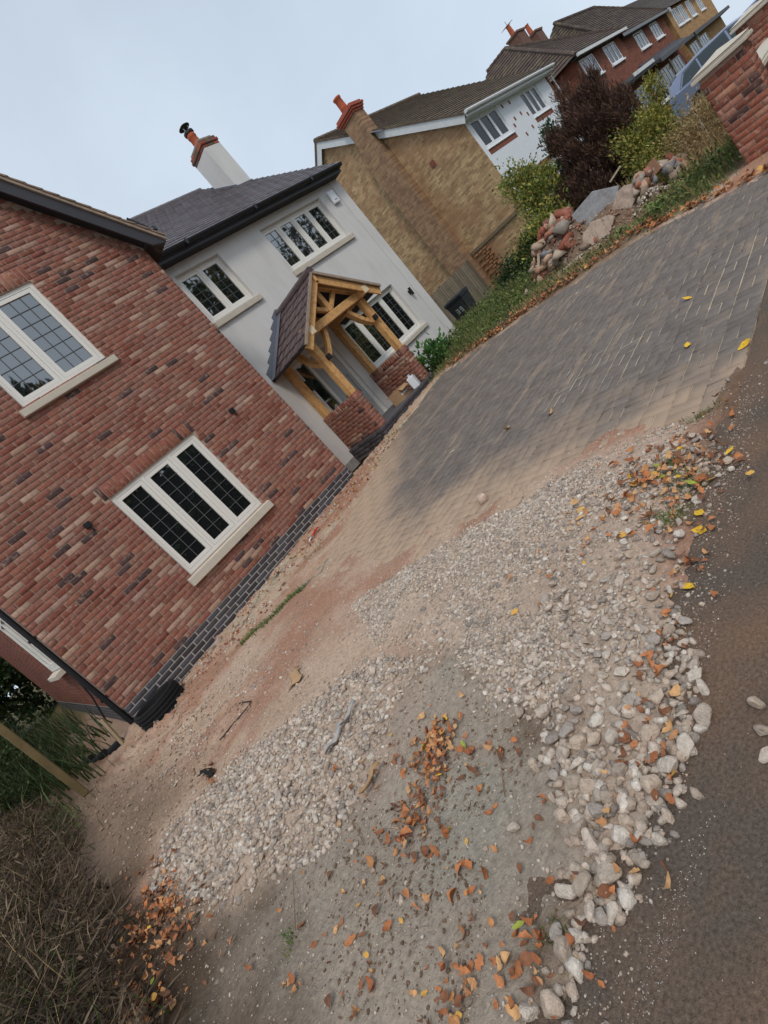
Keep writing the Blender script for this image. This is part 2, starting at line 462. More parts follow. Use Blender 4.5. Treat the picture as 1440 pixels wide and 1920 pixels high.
def gh(x, y):
    """height of the bare soil"""
    x = np.asarray(x, float); y = np.asarray(y, float)
    d = drive_d(x, y)
    n = fbm(x * 2.3, y * 2.3, 3) - 0.47
    amp = 0.8 * sstep(1.25, 1.9, y) + 0.08
    rel = 0.010 - 0.062 * sstep(-0.05, 0.06 + 0.44 * sstep(1.25, 1.9, y), d + n * amp) + n * 0.05
    far = sstep(9.0, 9.6, x) * sstep(1.2, 1.8, y)
    rel = rel + far * (0.05 + 0.10 * (fbm(x * 1.1, y * 1.1, 9) - 0.4))
    rub = np.maximum(polysd(x, y, RUBR), polysd(x, y, RUBL))
    rel = rel + 0.045 * sstep(-0.05, 0.35, rub)
    n5 = fbm(x * 9, y * 9, 91) - 0.47
    rel = rel - 0.05 * (1 - sstep(0.93, 1.22, y + n * 0.22 + n5 * 0.22))
    rel = rel + 0.34 * sstep(-0.35, -1.3, x) * sstep(1.3, 2.2, y) * (0.5 + fbm(x * 1.7, y * 1.7, 21))
    wall = sstep(6.3, 7.3, y) * sstep(0.9, 1.6, x) * (1 - sstep(5.6, 6.6, x))
    rel = rel + wall * (-0.015 + 0.05 * (fbm(x * 4, y * 4, 5) - 0.4))
    rel = rel - 0.10 * sstep(7.0, 8.2, y) * (1 - sstep(0.2, 0.7, x)) * sstep(-0.6, 0.0, x)
    return zg(x, y) + rel

def fine(x, y):
    rough = 1 + 2.0 * sstep(4.3, 6.0, np.asarray(y)) * (1 - sstep(0.6, 1.6, np.asarray(x))) + 1.2 * sstep(6.2, 7.0, np.asarray(y))
    return ((fbm(x * 9, y * 9, 31) - 0.47) * 0.035 + (fbm(x * 30, y * 30, 41, 2) - 0.37) * 0.014) * rough

def soil_color(x, y):
    L = lambda a, b, t: a + (b - a) * t[:, None]
    one = np.ones((len(x), 3))
    tan = one * S(186, 158, 135); red = one * S(170, 128, 106); grey = one * S(160, 146, 131); green = one * S(154, 149, 136)
    dark = one * S(86, 70, 56); bed = one * S(104, 88, 70); rubc = one * S(190, 168, 149); lawn = one * S(74, 80, 44)
    n1 = fbm(x * 1.3, y * 1.3, 51); n2 = fbm(x * 3.1, y * 3.1, 61); n3 = fbm(x * 0.8 + 5, y * 2.4, 71)
    c = L(tan, red, np.clip(0.9 * sstep(0.42, 0.60, n3), 0, 1))
    band = np.exp(-((x - 2.15 - 0.12 * (y - 4.2)) / 0.42) ** 2) * sstep(3.2, 3.9, y) * (1 - sstep(5.6, 6.4, y))
    c = L(c, red, np.clip(band * 0.85, 0, 1))
    c = L(c, rubc, sstep(0.46, 0.62, n2) * 0.4)
    # foreground: trodden sandy screed between gravel and hedge
    fg = (1 - sstep(2.3, 2.9, y + (n2 - 0.45) * 0.8 - 0.7 * np.clip(-x + 0.3, 0, 1.2))) * (1 - sstep(1.25, 1.5, x + (n1 - 0.5) * 0.6))
    c = L(c, grey, fg)
    c = L(c, green, fg * sstep(0.48, 0.60, fbm(x * 2.2 + 3, y * 2.2, 81)) * 0.55)
    c = L(c, one * S(112, 92, 74), fg * sstep(0.50, 0.62, fbm(x * 2.9, y * 2.9 + 9, 83)) * 0.7)
    rub = np.maximum(polysd(x, y, RUBR), polysd(x, y, RUBL))
    c = L(c, rubc, sstep(-0.08, 0.15, rub) * 0.85)
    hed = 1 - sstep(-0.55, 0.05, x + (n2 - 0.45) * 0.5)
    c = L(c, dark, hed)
    leftend = (1 - sstep(0.0, 0.7, x + 0.12 * (y - 5))) * sstep(4.2, 5.2, y)
    c = L(c, one * S(128, 108, 92), leftend * 0.9)
    c = L(c, bed, sstep(8.9, 9.4, x + (n2 - 0.45) * 0.6))
    c = L(c, lawn, np.maximum(sstep(10.5, 12.5, x + (n1 - 0.45) * 2), sstep(12, 15, y)))
    edge = (1 - sstep(1.05, 1.4, y + (n2 - 0.45) * 0.4)) * sstep(1.6, 2.6, x)
    c = L(c, one * S(112, 88, 72), edge * 0.9)
    c = L(c, one * S(106, 84, 68), sstep(8.3, 9.0, y) * (1 - sstep(10, 12, x)) * 0.5)
    return c * (0.86 + 0.3 * n2)[:, None]

def axis(lo, hi, st, far_lo, far_hi):
    a = [lo]; s = st
    while a[-1] > far_lo:
        s *= 1.35; a.append(a[-1] - s)
    b = list(np.arange(lo + st, hi, st)); b.append(hi); s = st; e = [hi]
    while e[-1] < far_hi:
        s *= 1.35; e.append(e[-1] + s)
    return np.array(a[::-1] + b[:-1] + e)

gx = axis(-1.6, 9.6, 0.034, -180, 260); gy = axis(0.9, 7.9, 0.034, -160, 260)
GX, GY = np.meshgrid(gx, gy)
px, py = GX.ravel(), GY.ravel()
near = ((px > -3) & (px < 12) & (py > 0.8) & (py < 9.5))
pz = gh(px, py) + np.where(near & (drive_d(px, py) < 0.4), fine(px, py), 0)
inh = (px > 0.72) & (px < 12.2) & (py > 7.85) & (py < 16)
pz = np.where(inh, -0.05, pz)
nx, ny = len(gx), len(gy)
idx = np.arange(nx * ny).reshape(ny, nx)
F = np.stack([idx[:-1, :-1].ravel(), idx[:-1, 1:].ravel(), idx[1:, 1:].ravel(), idx[1:, :-1].ravel()], 1)
gme = big_mesh('ground', np.stack([px, py, pz], 1), F, M_['soil'], None, True)
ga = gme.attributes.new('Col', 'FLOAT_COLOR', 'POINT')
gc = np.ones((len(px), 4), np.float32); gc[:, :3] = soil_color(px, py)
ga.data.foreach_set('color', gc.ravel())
tag(put('ground', gme), 'bare tan building soil and dust', 'ground', kind='structure')

# footpath, kerb and road along the street
mb = MB(); mb.box(-40, -2.0, -0.25, 3.0, 1.36, 0.0); mb.box(3.0, -2.0, -0.25, 120, 1.09, 0.0)
tag(mb.build('footpath', M_['tarmac']), 'worn brown tarmac footpath', 'footpath', kind='structure')
kx = -40.0
mb = MB()
while kx < 120:
    mb.box(kx, -2.13, -0.3, kx + 0.905, -2.004, 0.004); kx += 0.915
tag(mb.build('kerb', M_['kerb'], bevel=0.01), 'grey kerb stones along the road', 'kerb', kind='structure')
mb = MB(); mb.box(-120, -9.0, -0.35, 160, -2.135, -0.11)
tag(mb.build('road', M_['tarmac']), 'tarmac road', 'road', kind='structure')
mb = MB(); mb.box(-120, -12.0, -0.35, 160, -9.004, 0.0)
tag(mb.build('far_footpath', M_['tarmac']), 'footpath across the road', 'footpath', kind='structure')

# ------------------------------------------------------------------ block paved drive
pm = mat('paving_block', attr=True, rough=0.85, var=0.25, scale=14, bump=0.4, bscale=150, spec=0.25, bdist=0.006)
def dusty(m, dustc):
    N, L = m.node_tree.nodes, m.node_tree.links
    b = N['Principled BSDF']; src = b.inputs['Base Color'].links[0].from_socket
    g = N.new('ShaderNodeNewGeometry'); sp = N.new('ShaderNodeSeparateXYZ'); L.new(g.outputs['Position'], sp.inputs[0])
    def mth(op, a, bb):
        n = N.new('ShaderNodeMath'); n.operation = op
        for i, v in enumerate((a, bb)):
            if hasattr(v, 'is_linked'): L.new(v, n.inputs[i])
            else: n.inputs[i].default_value = v
        return n.outputs[0]
    yy = mth('MULTIPLY', mth('MAXIMUM', mth('SUBTRACT', sp.outputs[1], 4.6), 0.0), 1.25)
    t = mth('SUBTRACT', mth('SUBTRACT', sp.outputs[0], 2.55), yy)
    def nz(sc, vs):
        mp = N.new('ShaderNodeMapping'); mp.inputs['Scale'].default_value = vs; L.new(g.outputs['Position'], mp.inputs['Vector'])
        n = N.new('ShaderNodeTexNoise'); n.inputs['Scale'].default_value = sc; n.inputs['Detail'].default_value = 7; n.inputs['Roughness'].default_value = 0.65
        L.new(mp.outputs['Vector'], n.inputs['Vector']); return n.outputs['Fac']
    t = mth('ADD', t, mth('MULTIPLY', mth('SUBTRACT', nz(1.4, (1, 1, 1)), 0.5), 2.2))
    mr = N.new('ShaderNodeMapRange'); mr.interpolation_type = 'SMOOTHSTEP'
    mr.inputs['From Min'].default_value = 0.1; mr.inputs['From Max'].default_value = 1.5
    mr.inputs['To Min'].default_value = 0.93; mr.inputs['To Max'].default_value = 0.06
    L.new(t, mr.inputs['Value'])
    pt = N.new('ShaderNodeMapRange'); pt.inputs['From Min'].default_value = 0.53; pt.inputs['From Max'].default_value = 0.68; pt.inputs['To Max'].default_value = 0.45
    L.new(nz(2.0, (0.5, 2.6, 1)), pt.inputs['Value'])
    f = mth('MAXIMUM', mr.outputs['Result'], pt.outputs['Result'])
    mx = N.new('ShaderNodeMix'); mx.data_type = 'RGBA'; mx.inputs[7].default_value = (*dustc, 1)
    L.new(f, mx.inputs[0]); L.new(src, mx.inputs[6]); L.new(mx.outputs[2], b.inputs['Base Color'])
dusty(pm, S(180, 154, 130))
sandm = mat('jointing_sand', S(186, 170, 146), 0.95, 0.3, 9, 0.4, 120, col2=(*S(84, 78, 70), 1), c2scale=1.3, c2lo=0.50, c2hi=0.62)
drive = thing('driveway', None, None, (5.5, 4.0, 0.0))
drive['label'] = 'grey block paved drive dusted with tan soil'; drive['kind'] = 'structure'
sx = np.arange(2.0, 9.5, 0.3); sy = np.arange(1.1, 7.9, 0.3)
SX, SY = np.meshgrid(sx, sy); i2 = np.arange(SX.size).reshape(SX.shape)
SF = np.stack([i2[:-1, :-1].ravel(), i2[:-1, 1:].ravel(), i2[1:, 1:].ravel(), i2[1:, :-1].ravel()], 1)
SV = np.stack([SX.ravel(), SY.ravel(), zg(SX.ravel(), SY.ravel()) - 0.006], 1) - np.array(drive.location)
put('joint_sand', big_mesh('joint_sand', SV, SF, sandm), drive)
def slab_variant(L, Wd, T, ch=0.004, jit=0.0012, c=(1, 1, 1)):
    a, b = L / 2, Wd / 2
    def ring(x, y, z): return [(-x, -y, z), (x, -y, z), (x, y, z), (-x, y, z)]
    V = np.array(ring(a - ch, b - ch, 0) + ring(a, b, -ch) + ring(a, b, -T)) + rng.normal(0, jit, (12, 3))
    Fq = [(0, 1, 2, 3)] + [(4 + i, 4 + (i + 1) % 4, (i + 1) % 4, i) for i in range(4)] + [(8 + i, 8 + (i + 1) % 4, 4 + (i + 1) % 4, 4 + i) for i in range(4)]
    return V, Fq, c
pv = []
for k in range(14):
    t = rng.uniform(0.86, 1.12); base = np.array(S(110, 103, 98)) if k % 4 else np.array(S(117, 107, 99))
    pv.append(slab_variant(0.194, 0.094, 0.035, 0.005, 0.0012, tuple(base * t)))
ins = []
for i in range(int((9.4 - 2.0) / 0.2)):
    for j in range(int((7.7 - 1.1) / 0.2)):
        cx, cy = 2.1 + 0.2 * i, 1.2 + 0.2 * j
        if drive_d(np.array(cx), np.array(cy)) < -0.18: continue
        if cy > 7.62 and cx > 6.6: continue
        if cy < 1.3 and cx < 2.95: continue
        for q in (-1, 1):
            h = (i + j) % 2
            x, y = (cx, cy + q * 0.05) if h else (cx + q * 0.05, cy)
            ax = 0.0 if h else math.pi / 2
            gxs = float(zg(x + 0.05, y) - zg(x - 0.05, y)) / 0.1; gys = float(zg(x, y + 0.05) - zg(x, y - 0.05)) / 0.1
            zz = float(zg(x, y)) + 0.006 * (float(vn(x * 1.1, y * 1.1, 8)) - 0.5) + rng.normal(0, 0.0012)
            n = Vector((-gxs + rng.normal(0, 0.006), -gys + rng.normal(0, 0.006), 1)).normalized()
            Rm = (n.to_track_quat('Z', 'Y').to_matrix()) @ Matrix.Rotation(ax + rng.normal(0, 0.01), 3, 'Z')
            # keep block axes square to the house
            xa = Vector((math.cos(ax), math.sin(ax), 0)); xa = (xa - n * xa.dot(n)).normalized(); ya = n.cross(xa)
            Rm = np.array([[xa.x, ya.x, n.x], [xa.y, ya.y, n.y], [xa.z, ya.z, n.z]])
            ins.append((TM((x, y, zz), R=Rm), int(rng.integers(len(pv)))))
def pkey(e):
    M = e[0]; d = camdist(e)
    return d + (30 if drive_d(M[0, 3], M[1, 3]) < 0.35 else 0)
pieces('paving_block', drive, pv, ins, pm, 300, 'paving_blocks', pkey)

# ------------------------------------------------------------------ building helpers
def brick_variants(n, palette, L=0.215, Hh=0.065):
    """palette: list of (weight, rgb, spread)"""
    out = []; wts = []
    for w, c, sp in palette:
        for k in range(n):
            t = rng.uniform(1 - sp, 1 + sp)
            cc = np.clip(np.array(c) * t * rng.uniform(0.95, 1.05, 3), 0, 1)
            V, Fq, _ = slab_variant(L, Hh, 0.03, 0.005, 0.0013)
            V = np.stack([V[:, 0], -V[:, 2], V[:, 1]], 1)
            out.append((V, Fq, tuple(cc))); wts.append(w / n)
    wts = np.array(wts) / sum(wts)
    return out, wts

def lay_bricks(ins, wts, u0, u1, z0, z1, place, rz, openings=(), keep=None, half0=0, pitch=0.075, L=0.215):
    row = 0
    z = z0
    while z + 0.06 < z1 + 1e-6:
        zc = z + 0.0375
        segs = [(u0, u1)]
        for op in openings:
            a, b, c, d = op[:4]; mg = op[4] if len(op) > 4 else 0.02
            if c - mg < zc < d + mg:
                ns = []
                for s, e in segs:
                    if b <= s or a >= e: ns.append((s, e)); continue
                    if a > s: ns.append((s, a))
                    if b < e: ns.append((b, e))
                segs = ns
        u = u0 - (0.1125 if (row + half0) % 2 else 0.0)
        while u < u1:
            for s, e in segs:
                a, b = max(u, s), min(u + L, e)
                if b - a < 0.035: continue
                uc = (a + b) / 2
                if keep is not None and not keep(uc, zc): continue
                k = int(rng.choice(len(wts), p=wts))
                ins.append((TM(place(uc, zc + rng.normal(0, 0.0008)), rz + (math.pi if False else 0), ((b - a) / L, 1, 1)), k))
            u += L + 0.01
        z += pitch; row += 1

def wall_cells(mb, u0, u1, z0, z1, openings, fn, c=None):
    us = sorted({u0, u1} | {v for o in openings for v in o[:2] if u0 < v < u1})
    zs = sorted({z0, z1} | {v for o in openings for v in o[2:] if z0 < v < z1})
    for i in range(len(us) - 1):
        # merge vertically where no opening
        run = None
        for j in range(len(zs) - 1):
            uc, zc = (us[i] + us[i + 1]) / 2, (zs[j] + zs[j + 1]) / 2
            hole = any(o[0] < uc < o[1] and o[2] < zc < o[3] for o in openings)
            if hole:
                if run: fn(mb, us[i], us[i + 1], *run); run = None
            else:
                run = (run[0] if run else zs[j], zs[j + 1])
        if run: fn(mb, us[i], us[i + 1], *run)

def make_window(parent, loc, w, h, n, rotz=0.0, reveal=0.03, cell=0.17, rows=None, sill=None, fr=0.055, sh=0.055, frame_m='upvc', lead=True, label=None, sillm='stone', mull=0.05, glass='glass'):
    fm = M_[frame_m]
    y0, y1 = reveal, reveal + 0.07
    mb = MB()
    mb.box(0, y0, 0, w, y1, fr); mb.box(0, y0, h - fr, w, y1, h)
    mb.box(0, y0, fr, fr, y1, h - fr); mb.box(w - fr, y0, fr, w, y1, h - fr)
    iw = (w - 2 * fr - (n - 1) * mull) / n
    for k in range(1, n):
        x = fr + k * iw + (k - 1) * mull
        mb.box(x, y0, fr, x + mull, y1, h - fr)
    o = put('window', mb.mesh('window', fm), parent, Vector(loc) - W[parent.name])
    o.rotation_euler = (0, 0, rotz)
    W[o.name] = Vector(loc)
    if label: o['label'] = label
    def sub(name, m, mt, bevel=0):
        c = put(name, m.mesh(name, mt), o); 
        return c
    g = 0.004
    for k in range(n):
        x0 = fr + k * (iw + mull) + g; x1 = x0 + iw - 2 * g; z0, z1 = fr + g, h - fr - g
        s = MB(); ya, yb = y0 + 0.004, y1 - 0.01
        s.box(x0, ya, z0, x1, yb, z0 + sh); s.box(x0, ya, z1 - sh, x1, yb, z1)
        s.box(x0, ya, z0 + sh, x0 + sh, yb, z1 - sh); s.box(x1 - sh, ya, z0 + sh, x1, yb, z1 - sh)
        sub('sash', s, fm)
        p = MB(); gx0, gx1, gz0, gz1 = x0 + sh, x1 - sh, z0 + sh, z1 - sh
        tl = rng.normal(0, 0.0012)
        p.add([(gx0, ya + 0.022 + tl, gz0), (gx1, ya + 0.022 - tl, gz0), (gx1, ya + 0.0225 - tl, gz1), (gx0, ya + 0.0225 + tl, gz1)], [(0, 1, 2, 3)])
        p.box(gx0, ya + 0.03, gz0, gx1, ya + 0.034, gz1)
        sub('pane', p, M_[glass])
        if lead:
            l = MB(); nc = max(2, round((gx1 - gx0) / cell)); nr = rows or max(3, round((gz1 - gz0) / 0.21)); lw = 0.0042
            for q in range(1, nc):
                xx = gx0 + (gx1 - gx0) * q / nc; l.box(xx - lw, ya + 0.014, gz0, xx + lw, ya + 0.0185, gz1)
            for q in range(1, nr):
                zz = gz0 + (gz1 - gz0) * q / nr; l.box(gx0, ya + 0.0125, zz - lw, gx1, ya + 0.0135, zz + lw)
            sub('leaded_grid', l, M_['lead_came'])
    if sill:
        ov, sht, pr = sill
        s = MB()
        s.prism([(-ov, -pr, -sht), (-ov, 0.12, -sht), (-ov, 0.12, -0.004), (-ov, 0.02, -0.012), (-ov, -pr, -0.035)], (w + 2 * ov, 0, 0))
        so = sub('sill', s, M_[sillm])
        m = so.modifiers.new('bevel', 'BEVEL'); m.width = 0.006; m.segments = 2; m.limit_method = 'ANGLE'
    return o

def courses(mb, a, b, c, d, n, t, cols, seed=0):
    """stepped roof courses on the slope a-b (eave) to d-c (ridge)"""
    a, b, c, d = map(Vector, (a, b, c, d))
    nr = (b - a).cross(d - a).normalized()
    if nr.z < 0: nr = -nr
    for i in range(n):
        f0, f1 = i / n, (i + 1) / n
        p0, p1, p2, p3 = a.lerp(d, f0), b.lerp(c, f0), b.lerp(c, f1), a.lerp(d, f1)
        k = rng.uniform(0.85, 1.15); col = tuple(v * k for v in cols)
        mb.add([p0 + nr * t, p1 + nr * t, p2, p3, p0 - nr * 0.002, p1 - nr * 0.002], [(0, 1, 2, 3), (4, 5, 1, 0)], col)

def slope_tiles(eave_a, eave_b, ridge_a, gauge, tw, tl, nvar, lift=0.03, rows=None, inset=0.0):
    """instances of single tiles laid on a rectangular slope"""
    a, b, r = Vector(eave_a), Vector(eave_b), Vector(ridge_a)
    xa = (b - a).normalized(); ya = (r - a).normalized(); na = xa.cross(ya).normalized()
    if na.z < 0: xa = -xa; a, b = b, a; r = r + (a - b); na = xa.cross(ya).normalized()
    Lx, Ly = (b - a).length, (r - a).length
    ins = []; n = rows or int(round(Ly / gauge)); gauge = Ly / n
    for j in range(n):
        x = -(tw / 2 if j % 2 else 0.0)
        while x < Lx - 0.01:
            x0, x1 = max(x, 0), min(x + tw, Lx)
            if x1 - x0 > 0.04:
                yc = j * gauge + tl / 2
                ang = lift + rng.normal(0, 0.003)
                y2 = ya * math.cos(ang) - na * math.sin(ang); n2 = xa.cross(y2)
                p = a + xa * ((x0 + x1) / 2) + ya * yc + na * (0.018 + 0.5 * tl * math.sin(ang) * 0 + 0.010)
                Rm = np.array([[xa.x, y2.x, n2.x], [xa.y, y2.y, n2.y], [xa.z, y2.z, n2.z]])
                ins.append((TM(p, R=Rm, sc=((x1 - x0) / tw * 0.985, 1, 1)), int(rng.integers(nvar))))
            x += tw
    return ins

RED_PAL = [(9.0, S(140, 92, 78), 0.14), (6.5, S(149, 106, 91), 0.14), (2.4, S(166, 134, 117), 0.10), (1.3, S(88, 70, 67), 0.14), (2.2, S(136, 84, 70), 0.10)]
BLUE_PAL = [(1, S(70, 66, 70), 0.25)]
redv, redw = brick_variants(7, RED_PAL)
bluev, bluew = brick_variants(8, BLUE_PAL)

# ------------------------------------------------------------------ red brick gable wing
WX0, WX1, WY, K = 0.63, 5.62, 7.73, 1.14
gz = lambda x: 5.77 + K * (5.0 - (x if x > 3.125 else 6.25 - x))
wing = thing('brick_house', 'red brick gable wing of the new house with two cream casement windows', 'house', (3.12, WY, 0.1))
o_low = (2.39, 3.97, 0.95, 2.42); o_up = (2.50, 3.84, 3.96, 5.31)
mb = MB()
fw = lambda m, a, b, c, d: m.box(a, WY, c, b, WY + 0.3, d)
wall_cells(mb, WX0, WX1, -0.25, 5.06, [o_low, (o_up[0], o_up[1], o_up[2], 5.06)], fw)
# gable triangle with the head of the upper window cut out
za = 5.06
mb.prism([(WX0, WY, za), (2.50, WY, za), (2.50, WY, gz(2.50))], (0, 0.3, 0))
mb.prism([(2.50, WY, 5.31), (3.84, WY, 5.31), (3.84, WY, gz(3.84)), (3.125, WY, gz(3.125)), (2.50, WY, gz(2.50))], (0, 0.3, 0))
mb.prism([(3.84, WY, za), (WX1, WY, za), (3.84, WY, gz(3.84))], (0, 0.3, 0))
wallo = mb.build('wall', M_['mortar'], wing)
mb = MB()
mb.box(WX0 + 0.001, WY + 0.301, -0.3, WX0 + 0.3, 19.4, 5.06)
mb.box(WX1 - 0.3, WY + 0.301, -0.1, WX1 - 0.001, 9.05, 5.06)
mb.box(WX0 + 0.3, 19.1, -0.3, WX1 + 3, 19.4, 5.06)
mb.build('side_wall', M_['farred_y'], wing)
ins = []
pl = lambda u, z: (u, WY - 0.008, z)
sold = [(2.33, 4.03, 2.425, 2.62, 0.0), (2.44, 3.90, 5.315, 5.545, 0.0)]
lay_bricks(ins, redw, WX0 - 0.004, WX1 + 0.004, 0.37, 8.0, pl, 0.0, [o_low, o_up] + sold, keep=lambda u, z: z + 0.03 < gz(u))
pieces('brick', wing, redv, ins, M_['brick'], 296, 'bricks', camdist)
# soldier courses over both windows
sv, sw = brick_variants(5, [(7, S(146, 92, 76), 0.1), (2, S(158, 112, 94), 0.1), (1.6, S(84, 64, 62), 0.15)], 0.215, 0.065)
for a, b, c, d, _m in sold:
    n = round((b - a) / 0.075)
    for k in range(n):
        u = a + (b - a) * (k + 0.5) / n
        Rm = np.array([[0, 0, -1.0], [0, 1, 0], [1, 0, 0]])   # stand the brick on end
        kk = int(rng.choice(len(sw), p=sw))
        if 'sm' not in globals(): sm = {}
        if kk not in sm:
            V, Fq, c3 = sv[kk]; sm[kk] = big_mesh('soldier_brick', V, Fq, M_['brick'], [c3] * len(Fq))
        ob = bpy.data.objects.new('soldier_brick', sm[kk]); COL.objects.link(ob); ob.parent = wing
        m = Matrix(TM((u, WY - 0.0075, (c + d) / 2), R=Rm, sc=((d - c - 0.008) / 0.215, 1, 1)).tolist()); m.translation -= W[wing.name]; ob.matrix_local = m
# blue brick plinth
mb = MB(); mb.box(WX0 - 0.002, WY - 0.0125, -0.3, WX1 + 0.01, WY - 0.0005, 0.368)
mb.build('plinth', M_['greymortar'], wing)
ins = []
lay_bricks(ins, bluew, WX0 - 0.006, WX1 + 0.012, -0.08, 0.365, lambda u, z: (u, WY - 0.016, z), 0.0)
pieces('plinth_brick', wing, bluev, ins, M_['bluebrick'], 300, 'plinth_bricks', camdist)
# side plinth
mb = MB(); mb.box(WX0 - 0.012, WY + 0.002, -0.35, WX0, 19.3, 0.37)
mb.build('side_plinth', brick_mat('blue_brick_side', S(70, 66, 70), S(84, 80, 82), S(140, 134, 128), 'yz', var=0.2), wing)
make_window(wing, (o_low[0], WY, o_low[2]), 1.58, 1.47, 3, reveal=0.025, sill=(0.09, 0.15, 0.07), rows=7, cell=0.16, label='three light cream casement window on the ground floor')
make_window(wing, (o_up[0], WY, o_up[2]), 1.34, 1.35, 2, reveal=0.025, sill=(0.09, 0.13, 0.07), rows=6, cell=0.16, label='two light cream casement window under the gable')
# side window in the left wall
make_window(wing, (WX0 - 0.03, 10.3, 1.24), 1.55, 1.1, 2, rotz=-math.pi / 2, reveal=0.0, sill=(0.08, 0.1, 0.12), lead=False)
# two black spotlight sockets with cables
for x, z in ((1.95, 2.32), (4.72, 2.30)):
    mb = MB(); mb.box(x - 0.045, WY - 0.05, z - 0.03, x + 0.045, WY - 0.009, z + 0.05); mb.tube([(x, WY - 0.03, z - 0.02), (x + 0.01, WY - 0.035, z - 0.07), (x + 0.02, WY - 0.02, z - 0.1)], 0.012, 6)
    mb.build('cable_box', M_['black'], wing, bevel=0.006)
# verge: barge boards, soffit, boxed eave, roof slopes
zb = lambda x: 5.63 + K * (5.0 - x)
for sgn in (1, -1):
    X = (lambda x: x) if sgn > 0 else (lambda x: 6.25 - x)
    mb = MB()
    mb.prism([(X(5.62), 7.48, zb(5.62)), (X(5.84), 7.48, zb(5.66)), (X(5.84), 7.48, zb(5.84) + 0.30), (X(3.125), 7.48, zb(3.125) + 0.30), (X(3.125), 7.48, zb(3.125))], (0, 0.03, 0))
    mb.build('bargeboard', M_['fascia'], wing)
    mb = MB()
    mb.prism([(X(5.62), 7.511, gz(5.62) + 0.0), (X(3.125), 7.511, gz(3.125)), (X(3.125), 7.511, gz(3.125) + 0.03), (X(5.62), 7.511, gz(5.62) + 0.03)], (0, 0.215, 0))
    mb.build('soffit', M_['soffit'], wing)
    mb = MB(); mb.prism([(X(5.64), 7.512, 5.06), (X(5.83), 7.512, 5.06), (X(5.83), 7.512, 5.2), (X(5.64), 7.512, 5.45)], (0, 1.5, 0))
    mb.build('eave_box', M_['soffit'], wing)
    # slope
    zt = lambda x: zb(x) + 0.315
    mb = MB()
    courses(mb, (X(5.88), 7.46, zt(5.88)), (X(5.88), 14.0, zt(5.88)), (X(3.125), 14.0, zt(3.125)), (X(3.125), 7.46, zt(3.125)), 22, 0.03, S(92, 76, 72))
    mb.prism([(X(5.88), 7.5, zt(5.88) - 0.005), (X(3.125), 7.5, zt(3.125) - 0.005), (X(3.125), 7.5, zt(3.125) - 0.05), (X(5.88), 7.5, zt(5.88) - 0.05)], (0, 6.5, 0), S(70, 60, 58))
    mb.build('roof', M_['oldtile'], wing)
    # verge tiles bedded on pale mortar
    mb = MB(); mb.prism([(X(5.88), 7.45, zt(5.88) - 0.045), (X(3.125), 7.45, zt(3.125) - 0.045), (X(3.125), 7.45, zt(3.125) + 0.008), (X(5.88), 7.45, zt(5.88) + 0.008)], (0, 0.05, 0))
    mb.build('verge_bedding', M_['tile_edge'], wing)
    n = 21
    for i in range(n):
        t0, t1 = i / n, (i + 1) / n + 0.012
        xa_, xb_ = 5.90 - 2.78 * t0, 5.90 - 2.78 * t1
        mb = MB(S(140, 118, 104))
        mb.prism([(X(xa_), 7.435, zt(xa_) + 0.03), (X(xb_), 7.435, zt(xb_) + 0.012), (X(xb_), 7.435, zt(xb_) + 0.042), (X(xa_), 7.435, zt(xa_) + 0.07)], (0, 0.3, 0))
        mb.build('verge_tile', M_['oldtile'], wing)
mb = MB(); mb.tube([(5.87, 7.49, 5.13), (5.87, 9.0, 5.13)], 0.05, 10); mb.build('gutter', M_['gutter'], wing, smooth=True)
mb = MB(); mb.tube([(3.125, 7.42, zb(3.125) + 0.40), (3.125, 14, zb(3.125) + 0.40)], 0.12, 10, S(92, 76, 72)); mb.build('ridge', M_['oldtile'], wing, smooth=True)
# corner downpipe on the left wall
mb = MB(); mb.tube([(WX0 - 0.05, WY + 0.09, 5.0), (WX0 - 0.05, WY + 0.09, 0.16)], 0.036, 10)
for z in (0.6, 1.7, 2.8, 3.9): mb.box(WX0 - 0.1, WY + 0.07, z, WX0 - 0.002, WY + 0.11, z + 0.04)
mb.build('downpipe', M_['black'], wing, smooth=False)

# ------------------------------------------------------------------ white rendered house
HX0, HX1, HY = 5.6, 12.35, 9.1
house = thing('rendered_house', 'white rendered house with dark tiled roof and oak porch', 'house', (9.0, HY, 0.2))
w2 = (6.70, 7.90, 3.95, 5.00); w4 = (9.22, 11.44, 3.95, 5.00); wg = (9.20, 11.48, 1.20, 2.43); dr = (7.36, 8.62, 0.352, 2.38)
mb = MB()
fh = lambda m, a, b, c, d: m.box(a, HY, c, b, HY + 0.3, d)
wall_cells(mb, HX0 + 0.025, HX1, 0.1, 5.26, [w2, w4, wg, dr], fh)
mb.box(HX1 - 0.3, HY + 0.301, 0.0, HX1 - 0.001, 17.2, 5.26)
mb.prism([(HX1 - 0.3, HY + 0.001, 5.261), (HX1 - 0.3, 17.2, 5.261), (HX1 - 0.3, 13.1, 8.05)], (0.299, 0, 0))
mb.build('wall', M_['render'], house)
mb = MB(); mb.box(12.06, HY - 0.022, 0.16, HX1 + 0.02, HY - 0.0005, 5.22); mb.box(HX1 + 0.0005, HY, 0.16, HX1 + 0.02, HY + 0.25, 5.22)
mb.build('corner_strip', M_['render'], house, bevel=0.008)
mb = MB(S(150, 146, 142)); mb.box(HX0 + 0.02, HY - 0.006, 0.0, HX1 + 0.006, HY - 0.0003, 0.2); mb.build('plinth', M_['concrete'], house)
make_window(house, (w2[0], HY, w2[2]), 1.20, 1.05, 2, reveal=0.09, sill=(0.08, 0.15, 0.06), rows=5, label='two light cream window beside the brick wing')
